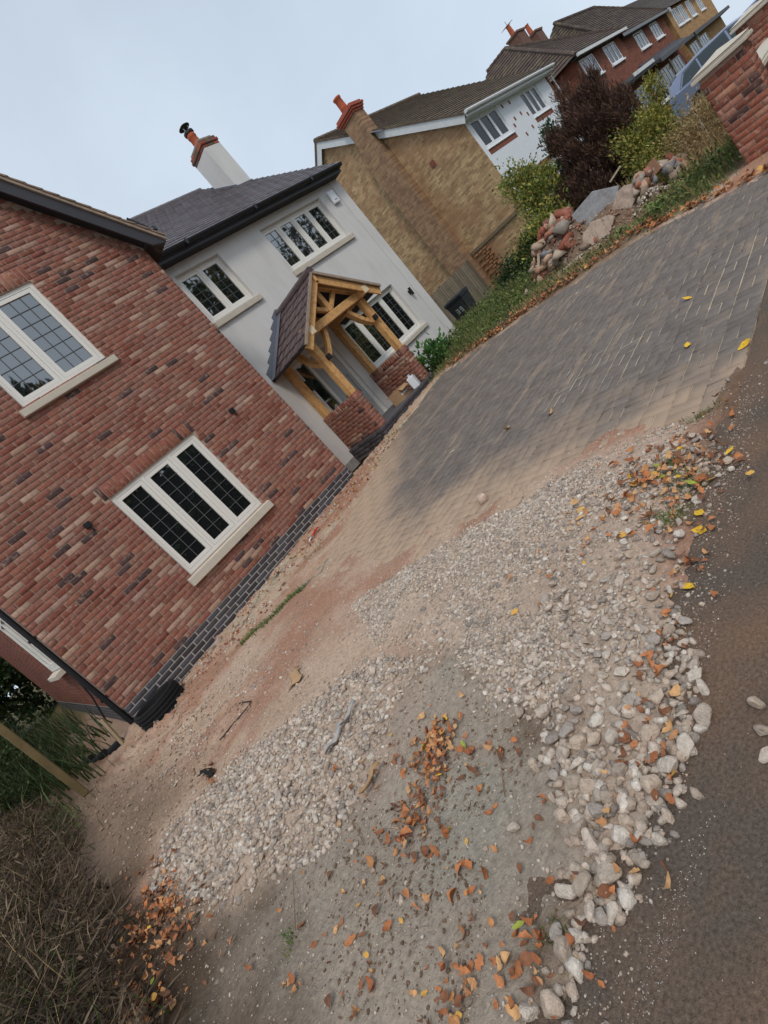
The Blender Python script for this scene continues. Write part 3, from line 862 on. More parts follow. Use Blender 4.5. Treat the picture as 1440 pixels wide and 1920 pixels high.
make_window(house, (w4[0], HY, w4[2]), 2.22, 1.05, 4, reveal=0.09, sill=(0.08, 0.15, 0.06), rows=5, label='four light cream window under the eaves')
make_window(house, (wg[0], HY, wg[2]), 2.28, 1.23, 4, reveal=0.09, sill=(0.08, 0.13, 0.06), rows=6, label='four light cream window right of the porch')
# front door: frame, leaf, side light
mb = MB()
x0, x1, z0, z1 = dr
for bx in ((x0, z0, x0 + 0.07, z1), (x1 - 0.1, z0, x1, z1), (x0 + 0.07, z1 - 0.07, x1 - 0.1, z1), (x0 + 0.36, z0, x0 + 0.43, z1 - 0.07)):
    mb.box(bx[0], HY + 0.06, bx[1], bx[2], HY + 0.14, bx[3])
dof = mb.build('door_frame', M_['upvc'], house)
mb = MB(); mb.box(x0 + 0.07, HY + 0.1, z0, x0 + 0.36, HY + 0.12, z1 - 0.07); mb.build('side_light', M_['glass'], house)
mb = MB(); mb.box(x0 + 0.435, HY + 0.08, z0 + 0.01, x1 - 0.105, HY + 0.13, z1 - 0.075)
for q in range(5):
    xx = x0 + 0.50 + q * 0.115; mb.box(xx, HY + 0.074, z0 + 0.12, xx + 0.1, HY + 0.0795, z1 - 0.25)
door = mb.build('door', M_['door'], house)
mb = MB(); mb.box(8.0, HY + 0.066, 1.15, 8.25, HY + 0.0735, 1.22); mb.build('letterbox', M_['black'], door)
mb = MB(); mb.tube([(8.40, HY + 0.04, 1.05), (8.40, HY + 0.04, 1.55)], 0.014, 8); mb.box(8.39, HY + 0.04, 1.08, 8.41, HY + 0.08, 1.1); mb.box(8.39, HY + 0.04, 1.5, 8.41, HY + 0.08, 1.52); mb.build('handle', M_['steel'], door)
mb = MB(); mb.box(7.24, HY - 0.14, 1.75, 7.34, HY - 0.02, 2.0); mb.box(7.27, HY - 0.02, 1.85, 7.31, HY - 0.0005, 1.9); mb.build('lantern', M_['black'], house, bevel=0.01)
# eaves
EY, EZ = 8.80, 5.34
mb = MB(); mb.box(5.66, 8.83, 5.18, HX1 + 0.06, 8.855, 5.36); mb.build('fascia', M_['fascia'], house)
mb = MB(); mb.box(5.66, 8.856, 5.185, HX1 + 0.055, HY - 0.001, 5.20); mb.build('soffit', M_['soffit'], house)
mb = MB()
n = 9; vs = []; fs = []
prof = [(8.775 + 0.06 * math.cos(t), 5.335 + 0.075 * math.sin(t)) for t in np.linspace(math.pi, 2 * math.pi, n)]
prof += [(8.775 + 0.052 * math.cos(t), 5.337 + 0.067 * math.sin(t)) for t in np.linspace(2 * math.pi, math.pi, n)]
mb.prism([(5.9, a, b) for a, b in prof], (HX1 + 0.12 - 5.9, 0, 0)); 
for x in (7.2, 9.2, 11.2): mb.box(x - 0.03, 8.71, 5.25, x + 0.03, 8.84, 5.345)
mb.build('gutter', M_['gutter'], house)
# roof
RY, RZ = 13.1, 8.28
mb = MB()
mb.prism([(5.3, EY, EZ - 0.02), (5.3, RY, RZ - 0.02), (5.3, RY, RZ - 0.14), (5.3, EY, EZ - 0.10)], (HX1 + 0.08 - 5.3, 0, 0), S(60, 54, 54))
mb.prism([(2.0, RY + 0.001, RZ - 0.02), (2.0, 17.4, EZ - 0.02), (2.0, 17.4, EZ - 0.12), (2.0, RY + 0.001, RZ - 0.14)], (HX1 + 0.08 - 2.0, 0, 0), S(60, 54, 54))
mb.prism([(2.0, 10.6, 6.56), (2.0, RY, RZ - 0.02), (2.0, RY, RZ - 0.14), (2.0, 10.6, 6.44)], (3.299, 0, 0), S(60, 54, 54))
roof = mb.build('roof', M_['tile'], house)
tv = []
for k in range(12):
    tv.append(slab_variant(0.30, 0.30, 0.030, 0.004, 0.001, tuple(np.array(S(88, 78, 80)) * rng.uniform(0.75, 1.2))))
ti = slope_tiles((5.3, EY - 0.05, EZ - 0.034), (HX1 + 0.13, EY - 0.05, EZ - 0.034), (5.3, RY, RZ), 0.2, 0.30, 0.30, len(tv), lift=0.10)
pieces('roof_tile', roof, tv, ti, M_['tile'], 300, 'roof_tiles', camdist)
for k in range(24):
    xa_ = 5.3 + k * 0.3
    MB(tuple(np.array(S(90, 80, 80)) * rng.uniform(0.85, 1.15))).tube([(xa_, RY, RZ - 0.02), (xa_ + 0.292, RY, RZ - 0.016)], 0.10, 10).build('ridge_tile', M_['tile'], roof)
# chimney of the white house
ch = MB(); ch.box(11.88, 11.3, 6.6, 12.48, 12.0, 8.27); chim = ch.build('chimney', M_['render'], house)
mb = MB(); mb.prism([(11.85, 11.27, 6.93), (12.5, 11.27, 6.93), (12.5, 11.27, 7.09), (11.85, 11.27, 7.09)], (0, 0.029, 0)); mb.prism([(11.855, 11.25, 6.93), (11.855, 12.0, 7.44), (11.855, 12.0, 7.62), (11.855, 11.25, 7.11)], (0.024, 0, 0))
mb.prism([(11.75, 10.95, 6.80), (12.46, 10.95, 6.80), (12.46, 11.29, 7.05), (11.75, 11.29, 7.05)], (0, 0, 0.02)); mb.build('flashing', M_['lead'], chim)
crow, cw = brick_variants(5, [(3, S(158, 84, 66), 0.15), (1.5, S(120, 92, 80), 0.15)])
for r, (ex, zz) in enumerate(((0.02, 8.275), (0.045, 8.35), (0.02, 8.425))):
    mb = MB(); mb.box(11.90 - ex, 11.32 - ex, zz, 12.46 + ex, 11.98 + ex, zz + 0.072, S(120, 104, 94)); mb.build('cap_core', M_['chimbrick'], chim)
    for side in range(4):
        Lx = 0.6 if side % 2 == 0 else 0.7
        nb = 3
        for q in range(nb):
            u = (q + 0.5) / nb - 0.5
            if side == 0: p, rz = (12.18 + u * (0.56 + 2 * ex), 11.312 - ex, zz + 0.037), 0
            elif side == 1: p, rz = (12.468 + ex, 11.65 + u * (0.66 + 2 * ex), zz + 0.037), math.pi / 2
            elif side == 2: p, rz = (12.18 + u * (0.56 + 2 * ex), 11.988 + ex, zz + 0.037), math.pi
            else: p, rz = (11.892 - ex, 11.65 + u * (0.66 + 2 * ex), zz + 0.037), -math.pi / 2
            V, Fq, c3 = crow[int(rng.integers(len(crow)))]
            ob = put('cap_brick', big_mesh('cap_brick', V, Fq, M_['chimbrick'], [c3] * len(Fq)), chim, Vector(p) - W[house.name])
            ob.rotation_euler = (0, 0, rz); ob.scale = ((0.56 + 2 * ex if side % 2 == 0 else 0.66 + 2 * ex) / nb / 0.222, 1, 1)
mb = MB(S(150, 146, 138)); mb.prism([(11.93, 11.35, 8.498), (12.43, 11.35, 8.498), (12.43, 11.95, 8.498), (11.93, 11.95, 8.498)], (0, 0, 0.06)); mb.build('flaunching', M_['concrete'], chim)
pot = MB(); pot.lathe([(0.0, 8.5), (0.135, 8.5), (0.125, 8.62), (0.115, 8.8), (0.13, 8.82), (0.13, 8.86), (0.118, 8.94), (0.09, 8.94), (0.09, 8.6)], 12.17, 11.65, 18)
pto = pot.build('chimney_pot', M_['clay'], chim, smooth=True)
mb = MB(); mb.lathe([(0.0, 8.96), (0.14, 8.955), (0.15, 8.93), (0.15, 8.985), (0.11, 9.0), (0.0, 9.0)], 12.17, 11.65, 18)
mb.lathe([(0.0, 9.13), (0.17, 9.12), (0.175, 9.13), (0.1, 9.175), (0.0, 9.19)], 12.17, 11.65, 18)
cow = mb.build('cowl', M_['black'], chim)
mb = MB()
for t in range(4):
    a = t * math.pi / 2 + 0.4; mb.tube([(12.17 + 0.1 * math.cos(a), 11.65 + 0.1 * math.sin(a), 8.99), (12.17 + 0.1 * math.cos(a), 11.65 + 0.1 * math.sin(a), 9.125)], 0.008, 5)
mb.build('cowl_rods', M_['steel'], cow)
# alarm box and wall lamp
mb = MB(); mb.box(11.70, HY - 0.075, 4.67, 11.94, HY - 0.0005, 5.0); al = mb.build('alarm_box', M_['plastic_white'], house, bevel=0.03, seg=3)
mb = MB(); mb.box(11.77, HY - 0.078, 4.74, 11.87, HY - 0.0755, 4.77); mb.build('alarm_badge', M_['print'], al)
mb = MB(); mb.box(11.79, HY - 0.03, 1.93, 11.86, HY - 0.0005, 2.03); mb.tube([(11.825, HY - 0.075, 1.88), (11.825, HY - 0.075, 2.08)], 0.035, 12); mb.build('wall_lamp', M_['black'], house)

# ------------------------------------------------------------------ oak porch
porch = thing('oak_porch', 'oak framed gabled porch on low brick walls', 'porch', (8.03, 8.4, 0.3))
PZ = 0.35
mb = MB(); mb.box(6.96, 7.86, 0.05, 9.10, HY - 0.007, PZ); flo = mb.build('floor_slab', M_['slab'], porch)
ins = []
lay_bricks(ins, bluew, 6.94, 9.12, 0.12, 0.345, lambda u, z: (u, 7.845, z), 0.0)
lay_bricks(ins, bluew, 7.86, 9.08, 0.12, 0.345, lambda u, z: (6.945, u, z), -math.pi / 2)
pieces('edging_brick', flo, bluev, ins, M_['bluebrick'], 120, 'edging_bricks', camdist)
ins = []
T_ = 1.175
for (xa_, xb_) in ((7.0, 7.22), (8.84, 9.06)):
    mb = MB(); mb.box(xa_ + 0.006, 7.896, PZ + 0.001, xb_ - 0.006, HY - 0.007, T_ - 0.004); mb.build('dwarf_wall', M_['mortar'], porch)
    lay_bricks(ins, redw, xa_, xb_, PZ + 0.005, T_ - 0.075, lambda u, z: (u, 7.888, z), 0.0)
    lay_bricks(ins, redw, 7.895, 9.09, PZ + 0.005, T_ - 0.075, lambda u, z, q=xa_: (q - 0.002, u, z), -math.pi / 2)
    lay_bricks(ins, redw, 7.895, 9.09, PZ + 0.005, T_ - 0.075, lambda u, z, q=xb_: (q + 0.002, u, z), math.pi / 2)
    # brick on edge coping
    for q in range(16):
        y = 7.925 + q * 0.0752
        if y > 9.08: break
        V, Fq, c3 = slab_variant(0.225, 0.066, 0.10, 0.005, 0.0015)
        V[:, 2] += 0.0
        ob = put('coping_brick', big_mesh('coping_brick', V, Fq, M_['brick'], [redv[int(rng.choice(len(redw), p=redw))][2]] * len(Fq)), porch, Vector(((xa_ + xb_) / 2, y, T_ + 0.002)) - W[porch.name])
pieces('brick', porch, redv, ins, M_['brick'], 300, 'bricks', camdist)
def oak(name, p, q, w, h, up=(0, 0, 1), parent=porch, mt='oak', bev=0.008):
    return MB().beam(p, q, w, h, up).build(name, M_[mt], parent, bevel=bev)
for x in (7.11, 8.95):
    for y, nm in ((7.98, 'post'), (9.01, 'rear_post')):
        oak(nm, (x, y, T_ + 0.004), (x, y, 2.44), 0.15, 0.15, up=(0, 1, 0))
    oak('wall_plate', (x, 7.66, 2.52), (x, HY - 0.012, 2.52), 0.15, 0.155)
    MB().box(x - 0.072, 7.652, 2.448, x + 0.072, 7.6585, 2.592).build('plate_end', M_['oak_end'], porch)
    sg = 1 if x < 8 else -1
    # curved braces: to the tie beam and back along the plate
    for dx, dy, nm in ((sg * 0.47, 0.0, 'brace'), (0.0, 0.45, 'brace')):
        mb = MB(); P = []
        for t in np.linspace(0, 1, 6):
            P.append(Vector((x + dx * (t ** 0.8) * 1.0 + (sg * 0.05 if dx else 0), 7.98 + dy * (t ** 0.8) + (0.05 if dy else 0), 1.93 + 0.5 * t - 0.05 * math.sin(t * math.pi))))
        for a, b in zip(P[:-1], P[1:]): mb.beam(a, b + (b - a) * 0.05, 0.085, 0.11, up=(0, 1, 0) if dx else (1, 0, 0))
        mb.build(nm, M_['oak'], porch)
oak('tie_beam', (7.19, 7.90, 2.53), (8.87, 7.90, 2.53), 0.13, 0.16)
AP = (8.03, 3.26)
for sg in (-1, 1):
    ex = 8.03 + sg * 0.92
    oak('rafter', (ex, 7.90, 2.615), (8.03 + sg * 0.045, 7.90, AP[1] - 0.055), 0.12, 0.13, up=(0, 1, 0))
    oak('strut', (8.03 + sg * 0.06, 7.90, 2.66), (8.03 + sg * 0.43, 7.90, 2.90), 0.09, 0.085, up=(0, 1, 0))
    mb = MB(); e = Vector((sg * 1.0, 0, -0.745)).normalized()
    tip = Vector((8.03, 7.68, 3.335)); low = tip + e * 1.56
    mb.beam(tip + e * 0.012 - Vector((0, 0, 0.11)), low - Vector((0, 0, 0.11)), 0.16, 0.035, up=(0, 1, 0)); mb.build('bargeboard', M_['oak'], porch, bevel=0.006)
    oak('rear_rafter', (ex, 9.02, 2.615), (8.03 + sg * 0.045, 9.02, AP[1] - 0.055), 0.12, 0.13, up=(0, 1, 0))
    # roof deck and tiles
    mb = MB(); nrm = Vector((sg * 0.745, 0, 1.0)).normalized()
    a = Vector((8.03, 7.64, 3.315)); b = a + e * 1.60
    mb.prism([a, b, b + nrm * 0.035, a + nrm * 0.035], (0, HY - 0.012 - 7.64, 0)); mb.build('roof_deck', M_['soffit'], porch)
    ti = slope_tiles((b.x, 7.62, b.z + 0.03), (b.x, HY - 0.01, b.z + 0.03), (8.03, 7.62, 3.315 + 0.03), 0.22, 0.3, 0.3, len(tv), lift=0.07, rows=7)
    pieces('roof_tile', porch, [(v, f_, tuple(np.array(c3) * np.array((1.05, 0.86, 0.82)))) for v, f_, c3 in tv], ti, M_['tile'], 300, 'tiles', camdist)
    # pale bedding under the verge tiles
    mb = MB(); mb.prism([a + nrm * 0.0 - Vector((0, 0.035, 0)), b - Vector((0, 0.035, 0)), b + nrm * 0.05 - Vector((0, 0.035, 0)), a + nrm * 0.05 - Vector((0, 0.035, 0))], (0, 0.034, 0)); mb.build('verge_bedding', M_['tile_edge'], porch)
    # lead apron where the slope meets the render
    mb = MB()
    for q in range(6):
        s0, s1 = q / 6 * 1.62, (q + 1) / 6 * 1.62
        p0 = Vector((8.03, HY - 0.011, 3.36)) + e * s0; p1 = Vector((8.03, HY - 0.011, 3.36)) + e * s1
        mb.prism([(p0.x, p0.y, p0.z), (p1.x, p1.y, p1.z), (p1.x, p1.y, p1.z + 0.20), (p0.x, p0.y, p1.z + 0.30)], (0, 0.008, 0))
    mb.prism([(a + nrm * 0.07) + Vector((0, 1.28, 0)), (b + nrm * 0.07) + Vector((0, 1.28, 0)), (b + nrm * 0.078) + Vector((0, 1.28, 0)), (a + nrm * 0.078) + Vector((0, 1.28, 0))], (0, 0.16, 0))
    mb.build('lead_flashing', M_['lead'], porch)
oak('king_post', (8.03, 7.90, 2.612), (8.03, 7.90, 3.18), 0.12, 0.12, up=(0, 1, 0))
oak('ridge_beam', (8.03, 7.63, 3.225), (8.03, HY - 0.012, 3.225), 0.075, 0.14)
for k in range(5):
    y = 7.61 + k * 0.296; MB(S(92, 76, 76)).tube([(8.03, y, 3.372), (8.03, y + 0.29, 3.375)], 0.085, 10).build('ridge_tile', M_['tile'], porch)
for x in (7.185, 8.875):
    mb = MB(); mb.box(x - 0.05, 7.83, 1.93, x + 0.05, 7.9, 2.04); mb.build('lamp', M_['black'], porch, bevel=0.01)

# ------------------------------------------------------------------ neighbour: buff brick gable, white front
NX0, NX1, NY = 20.4, 28.85, 9.6
nb = thing('neighbour_house', 'buff brick gabled house with white painted front and tall side chimney', 'house', (24.5, 12, 0))
mb = MB()
mb.prism([(NX0, NY, -0.3), (NX0, 19.4, -0.3), (NX0, 19.4, 5.17), (NX0, 14.5, 8.72), (NX0, NY, 5.17)], (0.3, 0, 0))
mb.build('gable_wall', M_['buff'], nb)
mb = MB()
mb.prism([(NX1, NY + 0.001, -0.3), (NX1, 19.4, -0.3), (NX1, 19.4, 5.17), (NX1, 14.5, 8.72), (NX1, NY + 0.001, 5.17)], (-0.3, 0, 0))
mb.build('far_gable_wall', M_['farred_y'], nb)
n1 = (20.78, 23.2, 3.95, 5.06); n2 = (25.45, 27.3, 3.95, 5.06); n3 = (21.0, 25.5, 0.9, 2.3)
mb = MB()
wall_cells(mb, NX0 + 0.06, NX1 - 0.28, -0.3, 5.17, [n1, n2, n3], lambda m, a, b, c, d: m.box(a, NY - 0.012, c, b, NY + 0.22, d))
mb.build('front_wall', M_['whitewall'], nb)
for (a, b, c, d), k in ((n1, 3), (n2, 3), (n3, 5)):
    make_window(nb, (a, NY - 0.012, c), b - a, d - c, k, reveal=0.05, fr=0.07, sh=0.05, lead=False, frame_m='white_upvc', sill=(0.06, 0.06, 0.05), sillm='white_upvc', glass='farglass')
    mb = MB(); mb.box(a - 0.05, NY - 0.02, c - 0.24, b + 0.05, NY - 0.0125, c - 0.075); mb.box(a - 0.1, NY - 0.02, d + 0.005, b + 0.1, NY - 0.0125, min(d + 0.2, 5.165)); mb.build('brick_band', M_['lintel'], nb)
# little brown wall plugs left by an old climber
for x, z in ((23.6, 4.9), (24.3, 4.9), (23.9, 4.3), (24.6, 4.35), (24.0, 3.6), (24.8, 3.7), (24.3, 3.0), (25.0, 3.05), (24.7, 2.5), (23.55, 4.1), (25.1, 4.2)):
    MB().box(x - 0.05, NY - 0.03, z - 0.07, x + 0.05, NY - 0.0125, z + 0.07).build('wall_plug', M_['lintel'], nb)
mb = MB(); OT = S(96, 82, 70)
courses(mb, (NX0 - 0.14, NY - 0.30, 5.22), (NX1 + 0.1, NY - 0.30, 5.22), (NX1 + 0.1, 14.5, 8.98), (NX0 - 0.14, 14.5, 8.98), 24, 0.035, OT)
courses(mb, (NX1 + 0.1, 19.7, 5.22), (NX0 - 0.14, 19.7, 5.22), (NX0 - 0.14, 14.5, 8.98), (NX1 + 0.1, 14.5, 8.98), 24, 0.035, OT)
mb.prism([(NX0 - 0.13, NY - 0.29, 5.20), (NX0 - 0.13, 14.5, 8.96), (NX0 - 0.13, 14.5, 8.88), (NX0 - 0.13, NY - 0.2, 5.16)], (NX1 - NX0 + 0.2, 0, 0), OT)
mb.prism([(NX0 - 0.13, 14.501, 8.96), (NX0 - 0.13, 19.68, 5.20), (NX0 - 0.13, 19.6, 5.16), (NX0 - 0.13, 14.501, 8.88)], (NX1 - NX0 + 0.2, 0, 0), OT)
rf = mb.build('roof', M_['oldtile'], nb)
for k in range(29): MB(OT).tube([(NX0 - 0.15 + k * 0.3, 14.5, 8.98), (NX0 - 0.15 + k * 0.3 + 0.29, 14.5, 8.99)], 0.11, 8).build('ridge_tile', M_['oldtile'], rf)
for y0, z0, y1, z1 in ((NY - 0.3, 5.16, 14.5, 8.92), (19.7, 5.16, 14.5, 8.92)):
    mb = MB(); mb.prism([(NX0 - 0.17, y0, z0), (NX0 - 0.17, y1, z1), (NX0 - 0.17, y1, z1 - 0.30), (NX0 - 0.17, y0 + (0.15 if y0 < 14 else -0.15), z0 - 0.2)], (0.03, 0, 0)); mb.build('bargeboard', M_['whiteboard'], nb)
    mb = MB(OT); mb.prism([(NX0 - 0.2, y0, z0 + 0.0), (NX0 - 0.2, y1, z1 + 0.0), (NX0 - 0.2, y1, z1 + 0.09), (NX0 - 0.2, y0, z0 + 0.09)], (0.06, 0, 0)); mb.build('verge', M_['oldtile'], nb)
mb = MB(); mb.box(NX0 - 0.14, NY - 0.33, 5.06, NX1 + 0.1, NY - 0.30, 5.24); mb.box(NX0 - 0.1, NY - 0.299, 5.06, NX1 + 0.1, NY - 0.013, 5.075); mb.build('fascia', M_['whiteboard'], nb)
mb = MB(); mb.tube([(NX0 - 0.2, NY - 0.40, 5.20), (NX1 + 0.2, NY - 0.40, 5.20)], 0.06, 8); mb.tube([(NX1 + 0.12, NY - 0.4, 5.18), (NX1 + 0.12, NY - 0.1, 4.95), (NX1 + 0.12, NY - 0.05, 0.2)], 0.04, 8); mb.build('gutter', M_['whiteboard'], nb)
# outside chimney breast
mb = MB(); mb.box(20.02, 12.28, -0.2, NX0 - 0.001, 13.28, 7.0)
mb.prism([(20.02, 12.28, 7.0), (20.02, 13.28, 7.0), (20.02, 13.05, 7.35), (20.02, 12.28, 7.35)], (0.379, 0, 0))
mb.box(20.02, 12.28, 7.351, 20.62, 13.04, 8.2)
cb_ = mb.build('chimney_breast', brick_mat('brown_stack_brick', S(166, 132, 100), S(134, 104, 82), S(140, 122, 104), 'yz', var=0.3), nb)
mb = MB(S(168, 84, 66))
for e, z in ((0.04, 8.2), (0.09, 8.28), (0.13, 8.36), (0.08, 8.44)):
    mb.box(20.02 - e, 12.28 - e, z + 0.001, 20.62 + e, 13.04 + e, z + 0.079)
mb.build('chimney_cap', M_['chimbrick'], cb_, bevel=0.01)
mb = MB(); mb.lathe([(0, 8.5), (0.17, 8.5), (0.15, 8.7), (0.14, 9.0), (0.165, 9.02), (0.165, 9.08), (0.13, 9.09), (0.11, 8.9)], 20.25, 12.66, 16); mb.build('chimney_pot', M_['clay'], cb_, smooth=True)
mb = MB(); mb.prism([(19.99, 11.9, 7.05), (20.5, 11.9, 7.05), (20.5, 12.27, 7.32), (19.99, 12.27, 7.32)], (0, 0, 0.02)); mb.build('flashing', M_['lead'], cb_)
mb = MB(); mb.box(20.33, 9.9, 1.66, 20.399, 12.27, 1.78, S(120, 104, 84)); mb.build('ledge', M_['chimbrick'], nb)
for j in range(14):
    for k in range(2 + j % 2):
        MB().box(20.32, 11.45 + k * 0.23 + (0.1 if j % 2 else 0), 0.1 + j * 0.11, 20.3985, 11.62 + k * 0.23 + (0.1 if j % 2 else 0), 0.17 + j * 0.11, tuple(np.array(S(168, 118, 84)) * rng.uniform(0.8, 1.15))).build('toothing_brick', M_['chimbrick'], nb)
mb = MB(); mb.box(20.37, 11.2, 4.9, 20.398, 11.4, 5.1); mb.build('air_brick', M_['lintel'], nb)

# ------------------------------------------------------------------ houses farther along the street
def simple_window(p, x, z, w, h, n, y, fr=0.09):
    mb = MB(); mb.box(x, y - 0.03, z, x + w, y + 0.02, z + fr); mb.box(x, y - 0.03, z + h - fr, x + w, y + 0.02, z + h)
    iw = (w - fr) / n
    for k in range(n + 1): mb.box(x + k * iw, y - 0.03, z + fr, x + k * iw + fr, y + 0.02, z + h - fr)
    mb.box(x - 0.1, y - 0.1, z - 0.09, x + w + 0.1, y + 0.0, z - 0.001)
    o = mb.build('window', M_['white_upvc'], p)
    MB().box(x + 0.02, y - 0.012, z + 0.05, x + w - 0.02, y - 0.004, z + h - 0.05).build('pane', M_['farglass'], o)

def hip_house(label, x0, x1, y0, y1, ez, apex, wallm, roofc, wins, ridge2=None, gut='whiteboard'):
    h = thing('street_house', label, 'house', ((x0 + x1) / 2, (y0 + y1) / 2, 0), group=None)
    mb = MB(); mb.box(x0, y0, -0.3, x1, y1, ez); mb.build('wall', M_[wallm], h)
    mb = MB(); e = 0.35; a, b = apex, ridge2 or apex
    E = [(x0 - e, y0 - e, ez), (x1 + e, y0 - e, ez), (x1 + e, y1 + e, ez), (x0 - e, y1 + e, ez)]
    # ridge a (front or left) to b
    if abs(a[0] - b[0]) > abs(a[1] - b[1]):     # ridge along X
        courses(mb, E[0], E[1], b, a, 22, 0.04, roofc); courses(mb, E[2], E[3], a, b, 22, 0.04, roofc)
        courses(mb, E[3], E[0], a, a, 22, 0.04, roofc); courses(mb, E[1], E[2], b, b, 22, 0.04, roofc)
    else:
        courses(mb, E[0], E[1], a, a, 22, 0.04, roofc); courses(mb, E[2], E[3], b, b, 22, 0.04, roofc)
        courses(mb, E[3], E[0], a, b, 22, 0.04, roofc); courses(mb, E[1], E[2], b, a, 22, 0.04, roofc)
    r = mb.build('roof', M_['oldtile'], h)
    mb = MB(roofc)
    for p in ((E[0], a), (E[1], b if abs(a[0] - b[0]) > abs(a[1] - b[1]) else a), (a, b)):
        P0, P1 = Vector(p[0]), Vector(p[1]); n = max(1, int((P1 - P0).length / 0.3))
        for k in range(n):
            q0 = P0.lerp(P1, k / n); q1 = P0.lerp(P1, (k + 0.92) / n)
            if (q1 - q0).length > 0.01: mb.tube([q0 + Vector((0, 0, 0.03)), q1 + Vector((0, 0, 0.06))], 0.1, 6)
    if mb.v: mb.build('hip_tiles', M_['oldtile'], r)
    mb = MB(); mb.box(x0 - e, y0 - e - 0.1, ez - 0.12, x1 + e, y0 - e, ez + 0.02); mb.build('gutter', M_[gut], h)
    mb = MB(); mb.box(x0 - e + 0.01, y0 - e + 0.002, ez - 0.1, x1 + e - 0.01, y0 - 0.002, ez - 0.07); mb.build('soffit', M_['soffit'], h)
    for w in wins: simple_window(h, *w, y0 - 0.001)
    return h

RC = S(86, 72, 66)
hA = hip_house('red brick house with hipped brown roof beyond the white painted front', 33.9, 42.4, 10.0, 18, 5.28, (38.4, 13.7, 8.95), 'farred', RC,
               [(34.45, 4.05, 2.3, 1.06, 3), (38.6, 4.05, 2.3, 1.06, 3)], (38.4, 15.2, 8.95))
mb = MB(); mb.box(34.2, 9.0, 2.62, 42.2, 9.998, 2.85); mb.box(34.0, 8.9, 2.7, 42.4, 8.999, 2.88); mb.build('canopy', M_['fascia'], hA)
mb = MB(); mb.box(36.3, 8.86, 2.74, 40.8, 8.899, 2.92); mb.build('canopy_gutter', M_['whiteboard'], hA)
simple_window(hA, 35.2, 0.9, 2.4, 1.4, 3, 9.98); simple_window(hA, 39.2, 0.2, 2.2, 2.1, 2, 9.98)
hB = hip_house('red brick house with long brown roof next to the hipped house', 42.75, 54.6, 10.25, 18, 5.1, (44.6, 12.9, 8.75), 'farred', S(78, 66, 60),
               [(45.9, 3.93, 2.3, 1.05, 3), (50.2, 3.93, 2.2, 1.05, 3)], (53.2, 12.9, 8.75), gut='gutter')
mb = MB(); mb.prism([(43.2, 9.2, 2.55), (53.5, 9.2, 2.55), (53.5, 10.24, 3.15), (43.2, 10.24, 3.15)], (0, 0, 0.12)); mb.box(43.2, 9.1, 2.5, 53.5, 9.199, 2.72); mb.build('canopy', M_['fascia'], hB)
for x in (43.5, 46.8, 50.4): simple_window(hB, x, 0.7, 2.6, 1.6, 3, 10.23)
mb = MB(); mb.box(49.9, 10.19, 0.0, 50.2, 10.245, 2.5); mb.box(46.2, 10.19, 0.0, 46.6, 10.245, 2.5); mb.build('white_pillar', M_['whiteboard'], hB)
hC = thing('street_house', 'tan brick house with white verge at the far end of the row', 'house', (63, 14, 0))
mb = MB(); mb.box(55.3, 10.1, -0.3, 72, 18, 5.2); mb.prism([(55.3, 10.1, 5.2), (55.3, 18, 5.2), (55.3, 14, 8.3)], (16.7, 0, 0)); mb.build('wall', M_['buff_x'], hC)
mb = MB(); courses(mb, (55.0, 9.75, 5.15), (72.3, 9.75, 5.15), (72.3, 14, 8.6), (55.0, 14, 8.6), 18, 0.04, S(88, 80, 78)); courses(mb, (72.3, 18.4, 5.15), (55.0, 18.4, 5.15), (55.0, 14, 8.6), (72.3, 14, 8.6), 18, 0.04, S(88, 80, 78)); mb.build('roof', M_['oldtile'], hC)
mb = MB(); mb.prism([(54.95, 9.7, 5.1), (54.95, 14, 8.55), (54.95, 14, 8.2), (54.95, 9.7, 4.8)], (0.06, 0, 0)); mb.build('bargeboard', M_['whiteboard'], hC)
for x in (56.6, 58.9, 62.0, 66.0): simple_window(hC, x, 3.8, 1.9, 1.25, 3, 10.099)
mb = MB(); mb.box(55.3, 9.3, 2.5, 72, 10.098, 2.75); mb.build('canopy', M_['fascia'], hC)
for x in (56.2, 60.4): simple_window(hC, x, 0.8, 2.8, 1.5, 3, 10.099)
mb = MB(); mb.box(59.3, 10.0, 0, 59.9, 10.098, 2.5); mb.build('white_pillar', M_['whiteboard'], hC)
for i, (x, y, zt_, lab) in enumerate(((43.9, 14.6, 10.1, None), (47.6, 14.9, 9.9, None))):
    par = hB
    mb = MB(S(112, 78, 66)); mb.box(x, y, 7.5, x + 1.3, y + 0.8, zt_); mb.box(x - 0.06, y - 0.06, zt_ + 0.001, x + 1.36, y + 0.86, zt_ + 0.12); c_ = mb.build('chimney', M_['chimbrick'], par)
    mb = MB(); mb.lathe([(0.0, zt_ + 0.12), (0.17, zt_ + 0.12), (0.13, zt_ + 0.75), (0.16, zt_ + 0.77), (0.16, zt_ + 0.83), (0.1, zt_ + 0.83)], x + 0.45, y + 0.4, 10); mb.build('chimney_pot', M_['clay'], c_)
    if i == 0:
        mb = MB(); mb.tube([(x + 0.45, y + 0.4, zt_ + 0.5), (x + 0.45, y + 0.4, zt_ + 1.1)], 0.03, 5); mb.tube([(x - 0.2, y + 0.4, zt_ + 0.7), (x + 1.0, y + 0.4, zt_ + 0.9)], 0.025, 5)
        for k in range(5): mb.tube([(x - 0.1 + k * 0.25, y + 0.1, zt_ + 0.72 + k * 0.045), (x - 0.1 + k * 0.25, y + 0.7, zt_ + 0.72 + k * 0.045)], 0.015, 4)
        mb.build('aerial', M_['steel'], c_)

